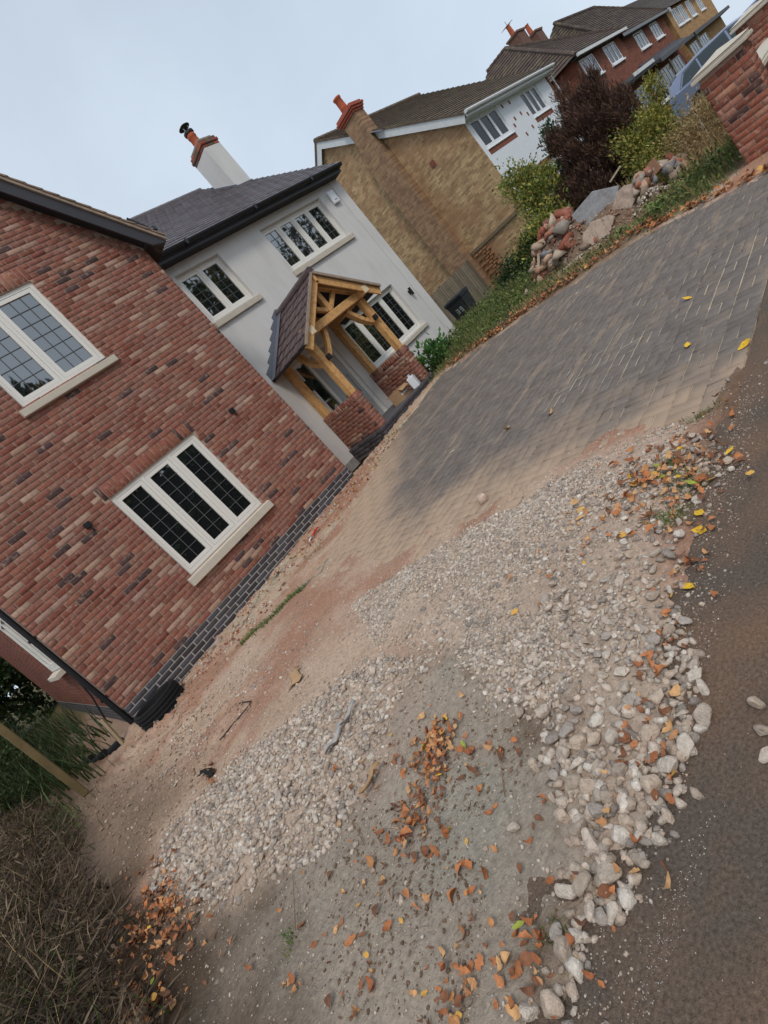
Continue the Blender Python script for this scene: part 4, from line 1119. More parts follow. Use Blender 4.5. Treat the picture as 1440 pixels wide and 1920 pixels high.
# ------------------------------------------------------------------ brick boundary piers and front wall
def pier(label, x, y, w, d, z0, z1, detail=True):
    p = thing('gate_pier', label, 'pier', (x + w / 2, y + d / 2, z0))
    mb = MB(); mb.box(x + 0.006, y + 0.006, z0 - 0.3, x + w - 0.006, y + d - 0.006, z1); mb.build('core', M_['mortar'], p)
    ins = []
    lay_bricks(ins, pw, y, y + d, z0 - 0.06, z1, lambda u, z: (x - 0.002, u, z), -math.pi / 2)
    lay_bricks(ins, pw, x, x + w, z0 - 0.06, z1, lambda u, z: (u, y - 0.002, z), 0.0, half0=1)
    lay_bricks(ins, pw, y, y + d, z0 - 0.06, z1, lambda u, z: (x + w + 0.002, u, z), math.pi / 2)
    lay_bricks(ins, pw, x, x + w, z0 - 0.06, z1, lambda u, z: (u, y + d + 0.002, z), math.pi, half0=1)
    pieces('brick', p, pvv, ins, M_['brick'], 300, 'bricks', camdist)
    mb = MB(); e = 0.06
    P = [(-e, 0.004), (-e, 0.05), (-e + 0.03, 0.075), (-e + 0.03, 0.095)]
    mb.box(x - e, y - e, z1 + 0.003, x + w + e, y + d + e, z1 + 0.045); mb.box(x - e + 0.025, y - e + 0.025, z1 + 0.0455, x + w + e - 0.025, y + d + e - 0.025, z1 + 0.075)
    cx, cy = x + w / 2, y + d / 2
    mb.add([(x - e + 0.01, y - e + 0.01, z1 + 0.0755), (x + w + e - 0.01, y - e + 0.01, z1 + 0.0755), (x + w + e - 0.01, y + d + e - 0.01, z1 + 0.0755), (x - e + 0.01, y + d + e - 0.01, z1 + 0.0755), (cx, cy, z1 + 0.135)], [(0, 1, 4), (1, 2, 4), (2, 3, 4), (3, 0, 4), (3, 2, 1, 0)])
    mb.build('coping', M_['stone'], p, bevel=0.006)
    return p
pvv, pw = brick_variants(6, [(6, S(152, 94, 76), 0.12), (2, S(168, 120, 100), 0.12), (1.2, S(96, 72, 66), 0.15), (2, S(132, 82, 68), 0.12)])
pier('red brick gate pier with stone cap beside the drive', 9.0, 1.22, 0.5, 0.5, 0.02, 1.20)
pier('second red brick pier with stone cap along the front wall', 13.2, 1.30, 0.5, 0.5, 0.0, 1.30)
fwl = thing('front_wall', 'low red brick front wall with pale coping between the piers', 'wall', (11.3, 1.35, 0))
mb = MB(); mb.box(9.506, 1.306, -0.2, 13.19, 1.51, 0.80); mb.build('core', M_['mortar'], fwl)
ins = []
lay_bricks(ins, pw, 9.51, 13.19, -0.05, 0.80, lambda u, z: (u, 1.298, z), 0.0)
pieces('brick', fwl, pvv, ins, M_['brick'], 250, 'bricks', camdist)
mb = MB(); mb.box(9.512, 1.22, 0.803, 13.13, 1.6, 0.86); mb.box(9.512, 1.25, 0.8605, 13.13, 1.57, 0.885); mb.build('coping', M_['stone'], fwl, bevel=0.006)

# ------------------------------------------------------------------ parked car on the neighbour's drive
car = thing('parked_car', 'silver blue hatchback parked nose to the road behind the brick pier', 'car', (24.3, 3.25, -0.02), rotz=-math.pi / 2)
# local: +x is the nose; width along y
def car_ring(mb, secs, n_close=True, c=None):
    pass
prof_low = [(-2.12, 0.30), (-2.18, 0.62), (-2.12, 0.92), (-1.95, 1.02), (1.05, 0.98), (1.75, 0.86), (2.08, 0.70), (2.16, 0.45), (2.1, 0.24), (-2.05, 0.22)]
mb = MB()
secs = [(0.80, 0.0), (0.89, 1.0), (0.89, -1.0), (0.80, 0.0)]
ys = [-0.86, -0.90, 0.90, 0.86]
ring = []
for yv, sc in ((-0.90, 1.0), (0.90, 1.0)):
    ring.append([(x, yv, z) for x, z in prof_low])
nP = len(prof_low)
mb.add(ring[0] + ring[1], [tuple(range(nP)), tuple(range(nP, 2 * nP))[::-1]] + [(i, nP + i, nP + (i + 1) % nP, (i + 1) % nP) for i in range(nP)])
body = mb.build('body', M_['paint'], car, local=True, bevel=0.05, seg=3)
roofp = [(-2.08, 0.96), (-1.90, 1.28), (-1.55, 1.44), (-0.8, 1.505), (-0.1, 1.50), (0.45, 1.40), (1.32, 0.95)]
mb = MB(); n = len(roofp)
def wy(z): return 0.87 - 0.30 * (z - 0.95)
A = [(x, -wy(z), z) for x, z in roofp]; Bv = [(x, wy(z), z) for x, z in roofp]
mb.add(A + Bv, [tuple(range(n)), tuple(range(n, 2 * n))[::-1]] + [(i, n + i, n + i + 1, i + 1) for i in range(n - 1)] + [(n - 1, 2 * n - 1, n, 0)])
cabin = mb.build('cabin', M_['paint'], car, local=True, bevel=0.035, seg=3)
for sg in (-1, 1):
    wins = [[(-1.62, 1.04), (-1.42, 1.33), (-1.02, 1.40), (-1.0, 1.02)], [(-0.95, 1.02), (-0.97, 1.41), (-0.16, 1.425), (-0.12, 1.0)], [(-0.06, 1.0), (-0.1, 1.42), (0.36, 1.33), (1.0, 0.99)]]
    for wnd in wins:
        mb = MB(); off = 0.004
        q = [(x, sg * (wy(z) + off), z) for x, z in wnd]
        mb.prism(q, (0, sg * 0.006, 0)); mb.build('side_window', M_['carglass'], cabin, local=True)
    outl = [(-1.70, 1.01), (-1.46, 1.36), (-1.0, 1.435), (-0.1, 1.455), (0.42, 1.36), (1.12, 0.97)]
    mb = MB(); mb.tube([(x, sg * (wy(z) + 0.008), z) for x, z in outl], 0.014, 6); mb.tube([(-1.70, sg * 0.868, 1.01), (1.12, sg * 0.876, 0.97)], 0.012, 6); mb.build('chrome_trim', M_['steel'], cabin, local=True)
    mb = MB(); mb.box(0.72, sg * 0.93 - 0.09, 0.95, 0.92, sg * 0.93 + 0.09, 1.10); mb.build('mirror', M_['black'], car, local=True, bevel=0.03, seg=2)
    mb = MB(); mb.box(-2.215, sg * 0.70 - 0.17, 0.74, -2.10, sg * 0.70 + 0.205, 0.92); mb.build('tail_light', M_['taillight'], car, local=True, bevel=0.02)
    mb = MB(); mb.box(1.78, sg * 0.68 - 0.18, 0.64, 2.10, sg * 0.68 + 0.19, 0.78); mb.build('headlight', M_['steel'], car, local=True, bevel=0.03)
    for xx in (-1.32, 1.30):
        mb = MB(); P = [(xx, sg * 0.72, 0.33), (xx, sg * 0.915, 0.33)]; mb.tube(P, 0.33, 24); wh = mb.build('tyre', M_['rubber'], car, local=True, bevel=0.03, seg=2)
        mb = MB(); mb.tube([(xx, sg * 0.90, 0.33), (xx, sg * 0.922, 0.33)], 0.22, 18); mb.build('rim', M_['steel'], wh, local=True)
mb = MB(); mb.prism([(-1.90, -0.70, 1.17), (-1.90, 0.70, 1.17), (-1.63, 0.62, 1.42), (-1.63, -0.62, 1.42)], (-0.03, 0, 0.03)); mb.build('rear_window', M_['carglass'], cabin, local=True)
mb = MB(); mb.prism([(1.26, -0.80, 1.0), (1.26, 0.80, 1.0), (0.52, 0.70, 1.385), (0.52, -0.70, 1.385)], (0.02, 0, 0.03)); mb.build('windscreen', M_['carglass'], cabin, local=True)
car2 = thing('parked_car', 'dark blue car roof showing behind the second pier', 'car', (33.5, 2.6, -0.02), rotz=-math.pi / 2 + 0.1)
for ch_ in [o for o in bpy.data.objects if o.parent == car]: copy_tree(ch_, car2)

# ------------------------------------------------------------------ wheelie bin and slatted fence in the side passage
wb = thing('wheelie_bin', 'black wheelie bin standing in the passage between the houses', 'bin', (13.75, 9.45, 0.06), rotz=math.radians(-80))
mb = MB()
lo = [(-0.22, -0.24, 0.08), (0.22, -0.24, 0.08), (0.22, 0.24, 0.08), (-0.22, 0.24, 0.08)]; hi = [(-0.285, -0.33, 0.98), (0.285, -0.33, 0.98), (0.285, 0.33, 0.98), (-0.285, 0.33, 0.98)]
mb.add(lo + hi, [(3, 2, 1, 0), (4, 5, 6, 7), (0, 1, 5, 4), (1, 2, 6, 5), (2, 3, 7, 6), (3, 0, 4, 7)])
mb.box(-0.305, -0.35, 0.94, 0.305, 0.35, 0.985)
mb.build('body', M_['binplastic'], wb, local=True, bevel=0.015, seg=2)
mb = MB(); mb.prism([(-0.30, -0.37, 0.99), (-0.30, 0.36, 0.99), (-0.30, 0.34, 1.05), (-0.30, 0.0, 1.075), (-0.30, -0.34, 1.05)], (0.60, 0, 0)); mb.build('lid', M_['binplastic'], wb, local=True, bevel=0.012)
mb = MB(); mb.tube([(-0.24, 0.39, 0.97), (0.24, 0.39, 0.97)], 0.016, 8); mb.build('handle', M_['binplastic'], wb, local=True)
for sg in (-1, 1):
    mb = MB(); mb.tube([(sg * 0.2, 0.27, 0.1), (sg * 0.26, 0.27, 0.1)], 0.1, 16); mb.build('wheel', M_['rubber'], wb, local=True)
mb = MB()
f = lambda x, z: (x, -0.24 - 0.09 * (z - 0.08) / 0.9 - 0.004, z)
for x0, z0, x1, z1 in ((-0.10, 0.60, -0.02, 0.625), (-0.045, 0.625, -0.02, 0.72), (-0.10, 0.72, -0.02, 0.745), (-0.10, 0.655, -0.045, 0.68), (0.03, 0.60, 0.11, 0.625), (0.03, 0.72, 0.11, 0.745), (0.085, 0.625, 0.11, 0.72), (0.03, 0.655, 0.085, 0.68), (0.03, 0.68, 0.055, 0.72)):
    mb.add([f(x0, z0), f(x1, z0), f(x1, z1), f(x0, z1)], [(0, 1, 2, 3)])
mb.build('house_number', M_['print'], wb, local=True)
fe = thing('slat_fence', 'grey weathered vertical board fence against the buff gable', 'fence', (19.5, 13.4, 0))
for k in range(30):
    y = 12.1 + k * 0.11; c = tuple(np.array(S(134, 122, 106)) * rng.uniform(0.8, 1.15))
    MB(c).box(19.48 + rng.normal(0, 0.003), y, -0.1, 19.50 + rng.normal(0, 0.003), y + 0.088, 1.64 + rng.normal(0, 0.008)).build('board', M_['fencewood'], fe)
mb = MB(S(110, 98, 84))
for z in (0.4, 1.3): mb.box(19.512, 12.05, z, 19.55, 15.4, z + 0.08)
mb.build('rail', M_['fencewood'], fe)
for y in (12.02, 13.7, 15.4): MB(S(110, 98, 84)).box(19.51, y, -0.1, 19.6, y + 0.09, 1.68).build('post', M_['fencewood'], fe)

# ------------------------------------------------------------------ stones
def hull_rock(npt=13, ax=(1, 0.85, 0.65)):
    bm = bmesh.new()
    for p in rng.normal(size=(npt, 3)):
        p = p / np.linalg.norm(p) * rng.uniform(0.85, 1.1) * np.array(ax); bm.verts.new(p)
    r = bmesh.ops.convex_hull(bm, input=bm.verts)
    bmesh.ops.delete(bm, geom=[v for v in bm.verts if not v.link_faces], context='VERTS')
    bmesh.ops.triangulate(bm, faces=bm.faces)
    bm.verts.index_update()
    V = np.array([v.co[:] for v in bm.verts]); Fq = np.array([[v.index for v in f.verts] for f in bm.faces]); bm.free()
    return V, Fq

def cut_rock(sub=3, planes=9, ax=(1, 0.85, 0.7), rough=0.05):
    bm = bmesh.new(); bmesh.ops.create_icosphere(bm, subdivisions=sub, radius=1.0)
    bm.verts.index_update(); bm.verts.ensure_lookup_table()
    V = np.array([v.co[:] for v in bm.verts]); Fq = np.array([[v.index for v in f.verts] for f in bm.faces]); bm.free()
    for k in range(planes):
        n = rng.normal(size=3); n /= np.linalg.norm(n); d = rng.uniform(0.45, 0.78)
        t = V @ n - d; V = V - np.where(t > 0, t * 0.96, 0)[:, None] * n
    s = rng.uniform(0, 50)
    nz = (fbm(V[:, 0] * 2.2 + s, V[:, 1] * 2.2 + V[:, 2] * 1.7 + s, 3, 4) - 0.47)
    nz2 = (fbm(V[:, 0] * 6 + s, V[:, 1] * 6 - V[:, 2] * 5 + s, 5, 2) - 0.37)
    V = V * (1 + rough * 2.4 * nz + rough * 0.8 * nz2)[:, None] * np.array(ax)
    return V, Fq

STONE_C = [S(208, 193, 177), S(196, 179, 162), S(220, 208, 194), S(180, 162, 145), S(202, 181, 161), S(178, 165, 154), S(212, 193, 176), S(190, 169, 151), S(158, 146, 136)]
def surf(x, y):
    x = np.asarray(x, float); y = np.asarray(y, float)
    z = gh(x, y) + np.where(drive_d(x, y) < 0.4, fine(x, y), 0)
    return np.where(y < 1.36, np.maximum(z, 0.0), z)
def spill(V, Fq, pts, sizes, cols, flat=0.75, sink=0.35, zf=surf):
    """one joined mesh of many stones"""
    n = len(pts)
    zz = zf(pts[:, 0], pts[:, 1])
    VV = np.empty((n, len(V), 3)); 
    for i in range(n):
        R_ = rot3(); a = (V * rng.uniform(0.75, 1.2, 3)) @ R_.T
        a[:, 2] *= flat
        VV[i] = a * sizes[i] + np.array([pts[i, 0], pts[i, 1], zz[i] + sizes[i] * flat * (1 - 2 * sink) * 0.8])
    FF = (Fq[None] + (np.arange(n) * len(V))[:, None, None]).reshape(-1, 3)
    CC = np.repeat(cols, len(Fq), 0)
    return VV.reshape(-1, 3), FF, CC

def sample_poly(poly, n, margin=0.0):
    P = np.array(poly); lo, hi = P.min(0), P.max(0); out = []
    tot = 0
    while tot < n:
        q = rng.uniform(lo, hi, (n * 2, 2)); q = q[polysd(q[:, 0], q[:, 1], poly) > margin + rng.normal(0, 0.03, len(q))]
        out.append(q); tot += len(q)
    return np.vstack(out)[:n]
def pick_cols(n, pal=STONE_C, sp=0.14):
    c = np.array(pal)[rng.integers(len(pal), size=n)]
    return np.clip(c * rng.uniform(1 - sp, 1 + sp, (n, 1)), 0, 1)

pts = []; siz = []
# right hand spread: coarse along the near lobe and the footpath edge, fines in the middle
q = sample_poly(RUBR, 26000)
edge = polysd(q[:, 0], q[:, 1], RUBR)
coarse = np.clip(1.15 - (q[:, 0] - 0.2) / 1.3, 0, 1) + np.clip(1.55 - q[:, 1], 0, 0.5) * 1.2
nn = fbm(q[:, 0] * 3, q[:, 1] * 3, 77)
bandc = np.exp(-(np.interp(q[:, 1], B_Y, B_X) - 0.18 - q[:, 0]) ** 2 / 0.10) * sstep(1.9, 2.4, q[:, 1]) + sstep(0.50, 0.58, nn) * 0.6
base = 0.003 + 0.008 * nn * rng.uniform(0.5, 1.3, len(q)) + 0.011 * bandc * rng.random(len(q)) ** 1.5 + 0.013 * np.clip(coarse, 0, 1.2) * rng.uniform(0.1, 1.4, len(q)) + 0.012 * (rng.random(len(q)) ** 6)
keep = rng.random(len(q)) < np.clip(1.15 - 1.05 * np.clip(coarse, 0, 1), 0.22, 1) * np.clip(0.22 + 1.5 * sstep(0.36, 0.52, nn), 0, 1)
pts.append(q[keep]); siz.append(base[keep])
# left hand spread
q = sample_poly(RUBL, 11000)
nn = fbm(q[:, 0] * 3 + 9, q[:, 1] * 3, 78)
base = 0.005 + 0.020 * rng.random(len(q)) ** 2.4 + 0.004 * nn
keep = rng.random(len(q)) < np.clip(0.35 + 1.6 * sstep(0.3, 0.5, nn), 0, 1) * np.clip(1.25 - 0.12 * q[:, 1], 0.4, 1)
pts.append(q[keep]); siz.append(base[keep])
# coarser lumps bedded among the fines
q = sample_poly(RUBR, 3000); cw_ = np.exp(-np.clip(q[:, 0] - 1.0, 0, 9) * 1.5) * 0.8 + 0.5 * np.clip(1.45 - q[:, 1], 0, 0.5)
q = q[rng.random(len(q)) < cw_ * 0.45]; pts.append(q); siz.append(rng.uniform(0.009, 0.026, len(q)))
q = sample_poly(RUBL, 420); pts.append(q); siz.append(rng.uniform(0.013, 0.030, len(q)))
# grit trailing off over the dust and tarmac
q = np.stack([rng.uniform(-0.4, 3.4, 16000), rng.uniform(0.95, 7.2, 16000)], 1)
rb = np.maximum(polysd(q[:, 0], q[:, 1], RUBR), polysd(q[:, 0], q[:, 1], RUBL))
keep = (rb < 0) & (rng.random(len(q)) < np.clip(np.exp(rb / 0.35), 0.06, 1) * 0.75) & (drive_d(q[:, 0], q[:, 1]) < 0.3)
pts.append(q[keep]); siz.append(rng.uniform(0.003, 0.010, keep.sum()) + 0.012 * (rng.random(keep.sum()) > 0.965))
# rubble margin along the foot of the wall and up to the porch
q = np.stack([rng.uniform(0.9, 7.4, 2600), rng.uniform(6.2, 7.68, 2600)], 1)
nn = fbm(q[:, 0] * 2, q[:, 1] * 2, 79)
keep = (rng.random(len(q)) < sstep(0.36, 0.55, nn) * (0.35 + 0.65 * sstep(6.5, 7.3, q[:, 1]))) & (drive_d(q[:, 0], q[:, 1]) < 0.15)
pts.append(q[keep]); siz.append(rng.uniform(0.008, 0.03, keep.sum()))
q = np.stack([rng.uniform(0.6, 4.2, 5200), rng.uniform(3.6, 7.2, 5200)], 1); q = q[(drive_d(q[:, 0], q[:, 1]) < 0.2) & (fbm(q[:, 0] * 2.5, q[:, 1] * 2.5, 98) > 0.42)]; pts.append(q); siz.append(0.003 + 0.012 * rng.random(len(q)) ** 4)
q = np.stack([rng.normal(0.75, 0.45, 2600), rng.normal(4.9, 0.8, 2600)], 1); q = q[(fbm(q[:, 0] * 2.2, q[:, 1] * 2.2, 99) > 0.45) & (q[:, 0] > -0.2)]; fr0 = sum(len(a) for a in pts); pts.append(q); siz.append(0.004 + 0.018 * rng.random(len(q)) ** 2.5); fr1 = fr0 + len(q)
# trampled dirt left of the drain
q = np.stack([rng.uniform(-0.4, 1.0, 900), rng.uniform(4.6, 8.0, 900)], 1); pts.append(q); siz.append(rng.uniform(0.005, 0.022, 900))
# coarse grit all over the trodden ground
q = np.stack([rng.uniform(-0.5, 3.2, 16000), rng.uniform(0.95, 5.2, 16000)], 1)
q = q[(drive_d(q[:, 0], q[:, 1]) < 0.2) & (rng.random(len(q)) < 0.35 + 0.9 * fbm(q[:, 0] * 2, q[:, 1] * 2, 95))]
pts.append(q); siz.append(rng.uniform(0.0022, 0.0058, len(q)))
q = np.stack([rng.uniform(0.0, 3.0, 2500), 1.10 - np.abs(rng.normal(0, 0.08, 2500))], 1)[:1100]; pts.append(q); siz.append(rng.uniform(0.0015, 0.0045, 1100))
# muddy clods between the two spreads
q = np.stack([rng.normal(0.45, 0.45, 5200), rng.normal(1.75, 0.55, 5200)], 1)
q = q[(q[:, 1] > 1.1) & (np.maximum(polysd(q[:, 0], q[:, 1], RUBR), polysd(q[:, 0], q[:, 1], RUBL)) < -0.02) & (fbm(q[:, 0] * 3, q[:, 1] * 3, 97) > 0.44)]
clod0 = sum(len(a) for a in pts); pts.append(q); siz.append(0.002 + 0.009 * rng.random(len(q)) ** 3)
clod1 = clod0 + len(q)
P = np.vstack(pts); Z_ = np.concatenate(siz)
print('stones', len(P))
vars_ = [hull_rock(int(rng.integers(12, 20))) for k in range(18)]
which = rng.integers(len(vars_), size=len(P))
big_i = np.argsort(-(Z_ / np.hypot(np.hypot(P[:, 0], P[:, 1]), 1.45)))
cols = pick_cols(len(P))
wallstrip = (P[:, 1] > 6.2) & (rng.random(len(P)) < 0.35)
cols[wallstrip] = np.array(S(158, 98, 78)) * rng.uniform(0.8, 1.2, (wallstrip.sum(), 1))
cols[clod0:clod1] = np.array(S(136, 112, 92)) * rng.uniform(0.7, 1.15, (clod1 - clod0, 1))
dirt = (P[:, 1] > 4.5) & (P[:, 0] < 1.3) & (rng.random(len(P)) < 0.9)
dirt[fr0:fr1] = False
cols[dirt] = np.array(S(166, 142, 122)) * rng.uniform(0.8, 1.15, (dirt.sum(), 1))
VV = []; FF = []; CC = []; n = 0
for k, (V, Fq) in enumerate(vars_):
    m = which == k
    v, f_, c_ = spill(V, Fq, P[m], Z_[m], cols[m])
    VV.append(v); FF.append(f_ + n); CC.append(c_); n += len(v)
gr = put('gravel', big_mesh('gravel', np.vstack(VV), np.vstack(FF), M_['stones'], np.vstack(CC)))
tag(gr, 'pale crushed stone and grit spread over the bare ground', 'gravel', kind='stuff')

# single stones one can pick out
SPOTS = [(0.30, 1.16, 0.043), (0.62, 1.09, 0.040), (0.52, 1.11, 0.040), (0.47, 1.16, 0.036), (0.44, 1.20, 0.037), (0.415, 1.13, 0.032), (0.43, 1.06, 0.033), (0.79, 1.47, 0.032),
         (0.67, 1.17, 0.038), (0.58, 1.17, 0.036), (0.79, 1.04, 0.038), (0.85, 1.0, 0.040), (1.02, 0.93, 0.042), (0.155, 1.215, 0.036), (0.185, 1.15, 0.042), (0.57, 1.46, 0.024),
         (0.69, 1.36, 0.026), (0.57, 1.01, 0.022), (1.18, 1.06, 0.030), (1.17, 0.98, 0.033), (0.35, 1.15, 0.028), (0.335, 1.20, 0.03), (0.61, 1.22, 0.034), (0.72, 1.13, 0.034), (0.74, 1.22, 0.036),
         (0.80, 1.13, 0.034), (0.66, 1.08, 0.03), (0.50, 1.19, 0.026)]
rk = [cut_rock(3, int(rng.integers(7, 12)), (1, rng.uniform(0.75, 0.95), rng.uniform(0.6, 0.8)), rng.uniform(0.05, 0.09)) for k in range(16)]
rk_me = []
for k, (V, Fq) in enumerate(rk):
    rk_me.append(big_mesh('stone', V, Fq, M_['stones'], [STONE_C[k % len(STONE_C)]] * len(Fq), False))
placed = []
def stone(x, y, r, label, group=None, zf=gh, sq=None):
    o = bpy.data.objects.new('stone', rk_me[int(rng.integers(len(rk_me)))]); COL.objects.link(o)
    s = np.array([rng.uniform(0.9, 1.2), rng.uniform(0.85, 1.05), rng.uniform(0.75, 0.95)]) * r
    o.scale = s
    o.rotation_euler = (rng.normal(0, 0.35), rng.normal(0, 0.35), rng.uniform(0, 6.28))
    o.location = (x, y, max(float(zf(x, y)), 0.0 if y < 1.1 else -1) + s[2] * 0.55)
    tag(o, label, 'stone', group); placed.append((x, y, r))
    return o
def coarse_lab(x, y):
    if x < 0.48: return 'pale lump of stone in the narrow near tip of the gravel', 'stones of the near tip'
    if x < 0.75: return 'pale lump of stone in the narrow neck of coarse gravel above the near tip', 'stones of the neck'
    if x < 1.02: return ('coarse stone bordering the grey bare patch', 'stones by bare patch') if y > 1.22 else ('coarse stone bordering the tarmac where the gravel bulges out', 'stones by tarmac bulge')
    return 'coarse stone in the wide middle of the right hand gravel spread', 'stones of the wide middle'
for i, (x, y, r) in enumerate(SPOTS):
    if i == 0: stone(x, y, r, 'large rounded pale stone at the near tip of the gravel')
    else: stone(x, y, r, *coarse_lab(x, y))
stone(1.07, 0.79, 0.028, 'uppermost of three stones lying apart on the tarmac at the right edge')
stone(0.985, 0.765, 0.027, 'middle of three stones lying apart on the tarmac at the right edge')
stone(0.915, 0.755, 0.024, 'lowest of three stones lying apart on the tarmac at the right edge')
cnt = len(placed); tries = 0
while cnt < 180 and tries < 20000:          # coarse near lobe
    tries += 1
    x, y = rng.uniform(0.55, 1.75), rng.uniform(0.9, 1.75)
    if polysd(np.array(x), np.array(y), RUBR) < -0.01: continue
    if rng.random() > np.exp(-max(0, x - 0.9) * 1.6): continue
    r = rng.uniform(0.016, 0.042) * (1.0 if x < 1.15 else 0.72)
    if any((x - a) ** 2 + (y - b) ** 2 < (0.80 * (r + c)) ** 2 for a, b, c in placed): continue
    stone(x, y, r, *coarse_lab(x, y)); cnt += 1
tries = 0
while cnt < 268 and tries < 20000:          # row along the footpath edge and leafy corner
    tries += 1
    x, y = rng.uniform(1.2, 2.8), rng.uniform(0.98, 1.75)
    if polysd(np.array(x), np.array(y), RUBR) < -0.03 or y > 1.30 + 0.3 * rng.random(): continue
    r = rng.uniform(0.014, 0.032)
    if any((x - a) ** 2 + (y - b) ** 2 < (0.9 * (r + c)) ** 2 for a, b, c in placed): continue
    stone(x, y, r, 'grey stone among leaves along the footpath edge of the gravel', 'edge stones'); cnt += 1
tries = 0
while cnt < 300 and tries < 20000:          # left spread
    tries += 1
    x, y = rng.uniform(-0.2, 1.3), rng.uniform(2.3, 3.6)
    if polysd(np.array(x), np.array(y), RUBL) < -0.01: continue
    r = rng.uniform(0.018, 0.034)
    if any((x - a) ** 2 + (y - b) ** 2 < (0.95 * (r + c)) ** 2 for a, b, c in placed): continue
    stone(x, y, r, 'grey brown stone in the left hand gravel spread', 'left spread stones'); cnt += 1

# ------------------------------------------------------------------ fallen leaves
def leaf_variant(L, Wd, curl, fold, serr=0.0):
    n = 7; V = []; 
    for i in range(n):
        t = i / (n - 1); w = Wd * math.sin(math.pi * min(1, t * 0.97 + 0.02)) ** 0.8 * (1 - 0.25 * t) * (1 + serr * (1 if i % 2 else -1))
        x = L * (t - 0.5); z = curl * L * (4 * (t - 0.5) ** 2) + 0.012 * L * math.sin(9 * t + curl * 30)
        tw = 0.5 * curl * (t - 0.5)
        j = rng.normal(0, 0.02 * L, 2)
        V += [(x + j[0], -w * (1 + 6 * j[1]), z + fold * w * (1 + tw) + j[1]), (x, 0, z), (x + j[1], w * (1 + 6 * j[0]), z + fold * w * (1 - tw) + j[0])]
    Fq = []
    for i in range(n - 1):
        for j in range(2): Fq.append((i * 3 + j, i * 3 + j + 1, (i + 1) * 3 + j + 1, (i + 1) * 3 + j))
    V = np.array(V); V[:, 2] -= V[:, 2].min()
    return V, np.array(Fq)
LEAF_C = [S(176, 114, 74), S(156, 98, 64), S(190, 138, 94), S(136, 90, 64), S(196, 152, 106), S(122, 84, 64), S(196, 150, 76)]
lv = []
for k in range(36):
    V, Fq = leaf_variant(1.0, rng.uniform(0.22, 0.42), rng.uniform(0.05, 0.55) * (1 if rng.random() > 0.25 else -0.7), rng.uniform(-0.4, 1.1), rng.uniform(0, 0.25))
    lv.append((V, Fq, tuple(np.array(LEAF_C[k % 7 if k % 7 < 6 or k > 30 else 0]) * rng.uniform(0.85, 1.15))))
YEL = len(lv)
for k in range(3):
    V, Fq = leaf_variant(1.0, 0.27, 0.08, 0.25); lv.append((V, Fq, S(222, 176, 52)))
V, Fq = leaf_variant(1.0, 0.25, 0.1, 0.3); lv.append((V, Fq, S(150, 156, 66)))
lm = [big_mesh('fallen_leaf', V, Fq, M_['leaf'], [c] * len(Fq), True) for V, Fq, c in lv]
rest = []
def topz(x, y):
    return max(float(gh(x, y)), 0.0 if y < 1.36 else -1, float(zg(x, y)) if drive_d(np.array(x), np.array(y)) > 0.05 else -1)
def leaf(x, y, size, lab, grp, var=None, dz=0.0, single=True):
    k = int(rng.integers(YEL)) if var is None else var
    R_ = np.array((Matrix.Rotation(rng.uniform(0, 6.28), 3, 'Z') @ Matrix.Rotation(rng.normal(0, 0.4), 3, 'X') @ Matrix.Rotation(rng.normal(0, 0.3), 3, 'Y')))
    M = TM((x, y, topz(x, y) + 0.008 + dz), R=R_, sc=(size,) * 3)
    if single:
        o = bpy.data.objects.new('fallen_leaf', lm[k]); COL.objects.link(o); o.matrix_world = Matrix(M.tolist()); tag(o, lab, 'leaf', grp)
    else: rest.append((M, k))
ZONES = [  # x, y, sx, sy, singles, extra, label, group, lift
    (0.82, 2.06, 0.07, 0.08, 40, 60, 'curled brown leaf in the drift on the bare patch between the gravel spreads', 'leaf drift on bare patch', 0.02),
    (0.66, 2.02, 0.13, 0.06, 24, 30, 'curled brown leaf in the drift on the bare patch between the gravel spreads', 'leaf drift on bare patch', 0.02),
    (0.49, 1.98, 0.06, 0.06, 24, 26, 'brown leaf in the small drift below the bare patch', 'lower leaf drift', 0.015),
    (0.70, 1.80, 0.16, 0.10, 16, 14, 'curled brown leaf in the drift on the bare patch between the gravel spreads', 'leaf drift on bare patch', 0.01),
    (-0.36, 3.55, 0.12, 0.26, 40, 190, 'dark orange leaf in the drift beside the dry hedge', 'leaf drift by hedge', 0.03),
    (-0.60, 3.05, 0.07, 0.15, 14, 90, 'dark orange leaf in the drift beside the dry hedge', 'leaf drift by hedge', 0.03),
    (2.42, 1.32, 0.20, 0.14, 70, 130, 'orange brown leaf among stones at the top corner of the gravel', 'leaves at gravel corner', 0.03),
    (2.05, 1.65, 0.25, 0.2, 18, 40, 'orange brown leaf among stones at the top corner of the gravel', 'leaves at gravel corner', 0.03),
    (0.75, 1.06, 0.22, 0.07, 26, 14, 'brown leaf caught between the coarse stones by the footpath', 'leaves in coarse stones', 0.03),
    (1.55, 1.10, 0.35, 0.05, 24, 24, 'brown leaf along the tarmac edge of the gravel', 'leaves on tarmac edge', 0.01),
    (0.14, 1.36, 0.12, 0.10, 26, 34, 'brown leaf in the bottom drift by the nearest stones', 'bottom leaf drift', 0.015),
    (0.62, 2.42, 0.10, 0.10, 10, 8, 'brown leaf at the inner edge of the left gravel spread', 'leaves at inner gravel edge', 0.02),
    (0.35, 1.75, 0.30, 0.30, 44, 60, 'single brown leaf scattered over the grey trodden ground', 'scattered leaves', 0.006),
    (0.0, 2.2, 0.25, 0.35, 16, 10, 'single brown leaf scattered over the grey trodden ground', 'scattered leaves', 0.006),
    (0.30, 1.22, 0.06, 0.05, 8, 6, 'brown leaf in the bottom drift by the nearest stones', 'bottom leaf drift', 0.015),
]
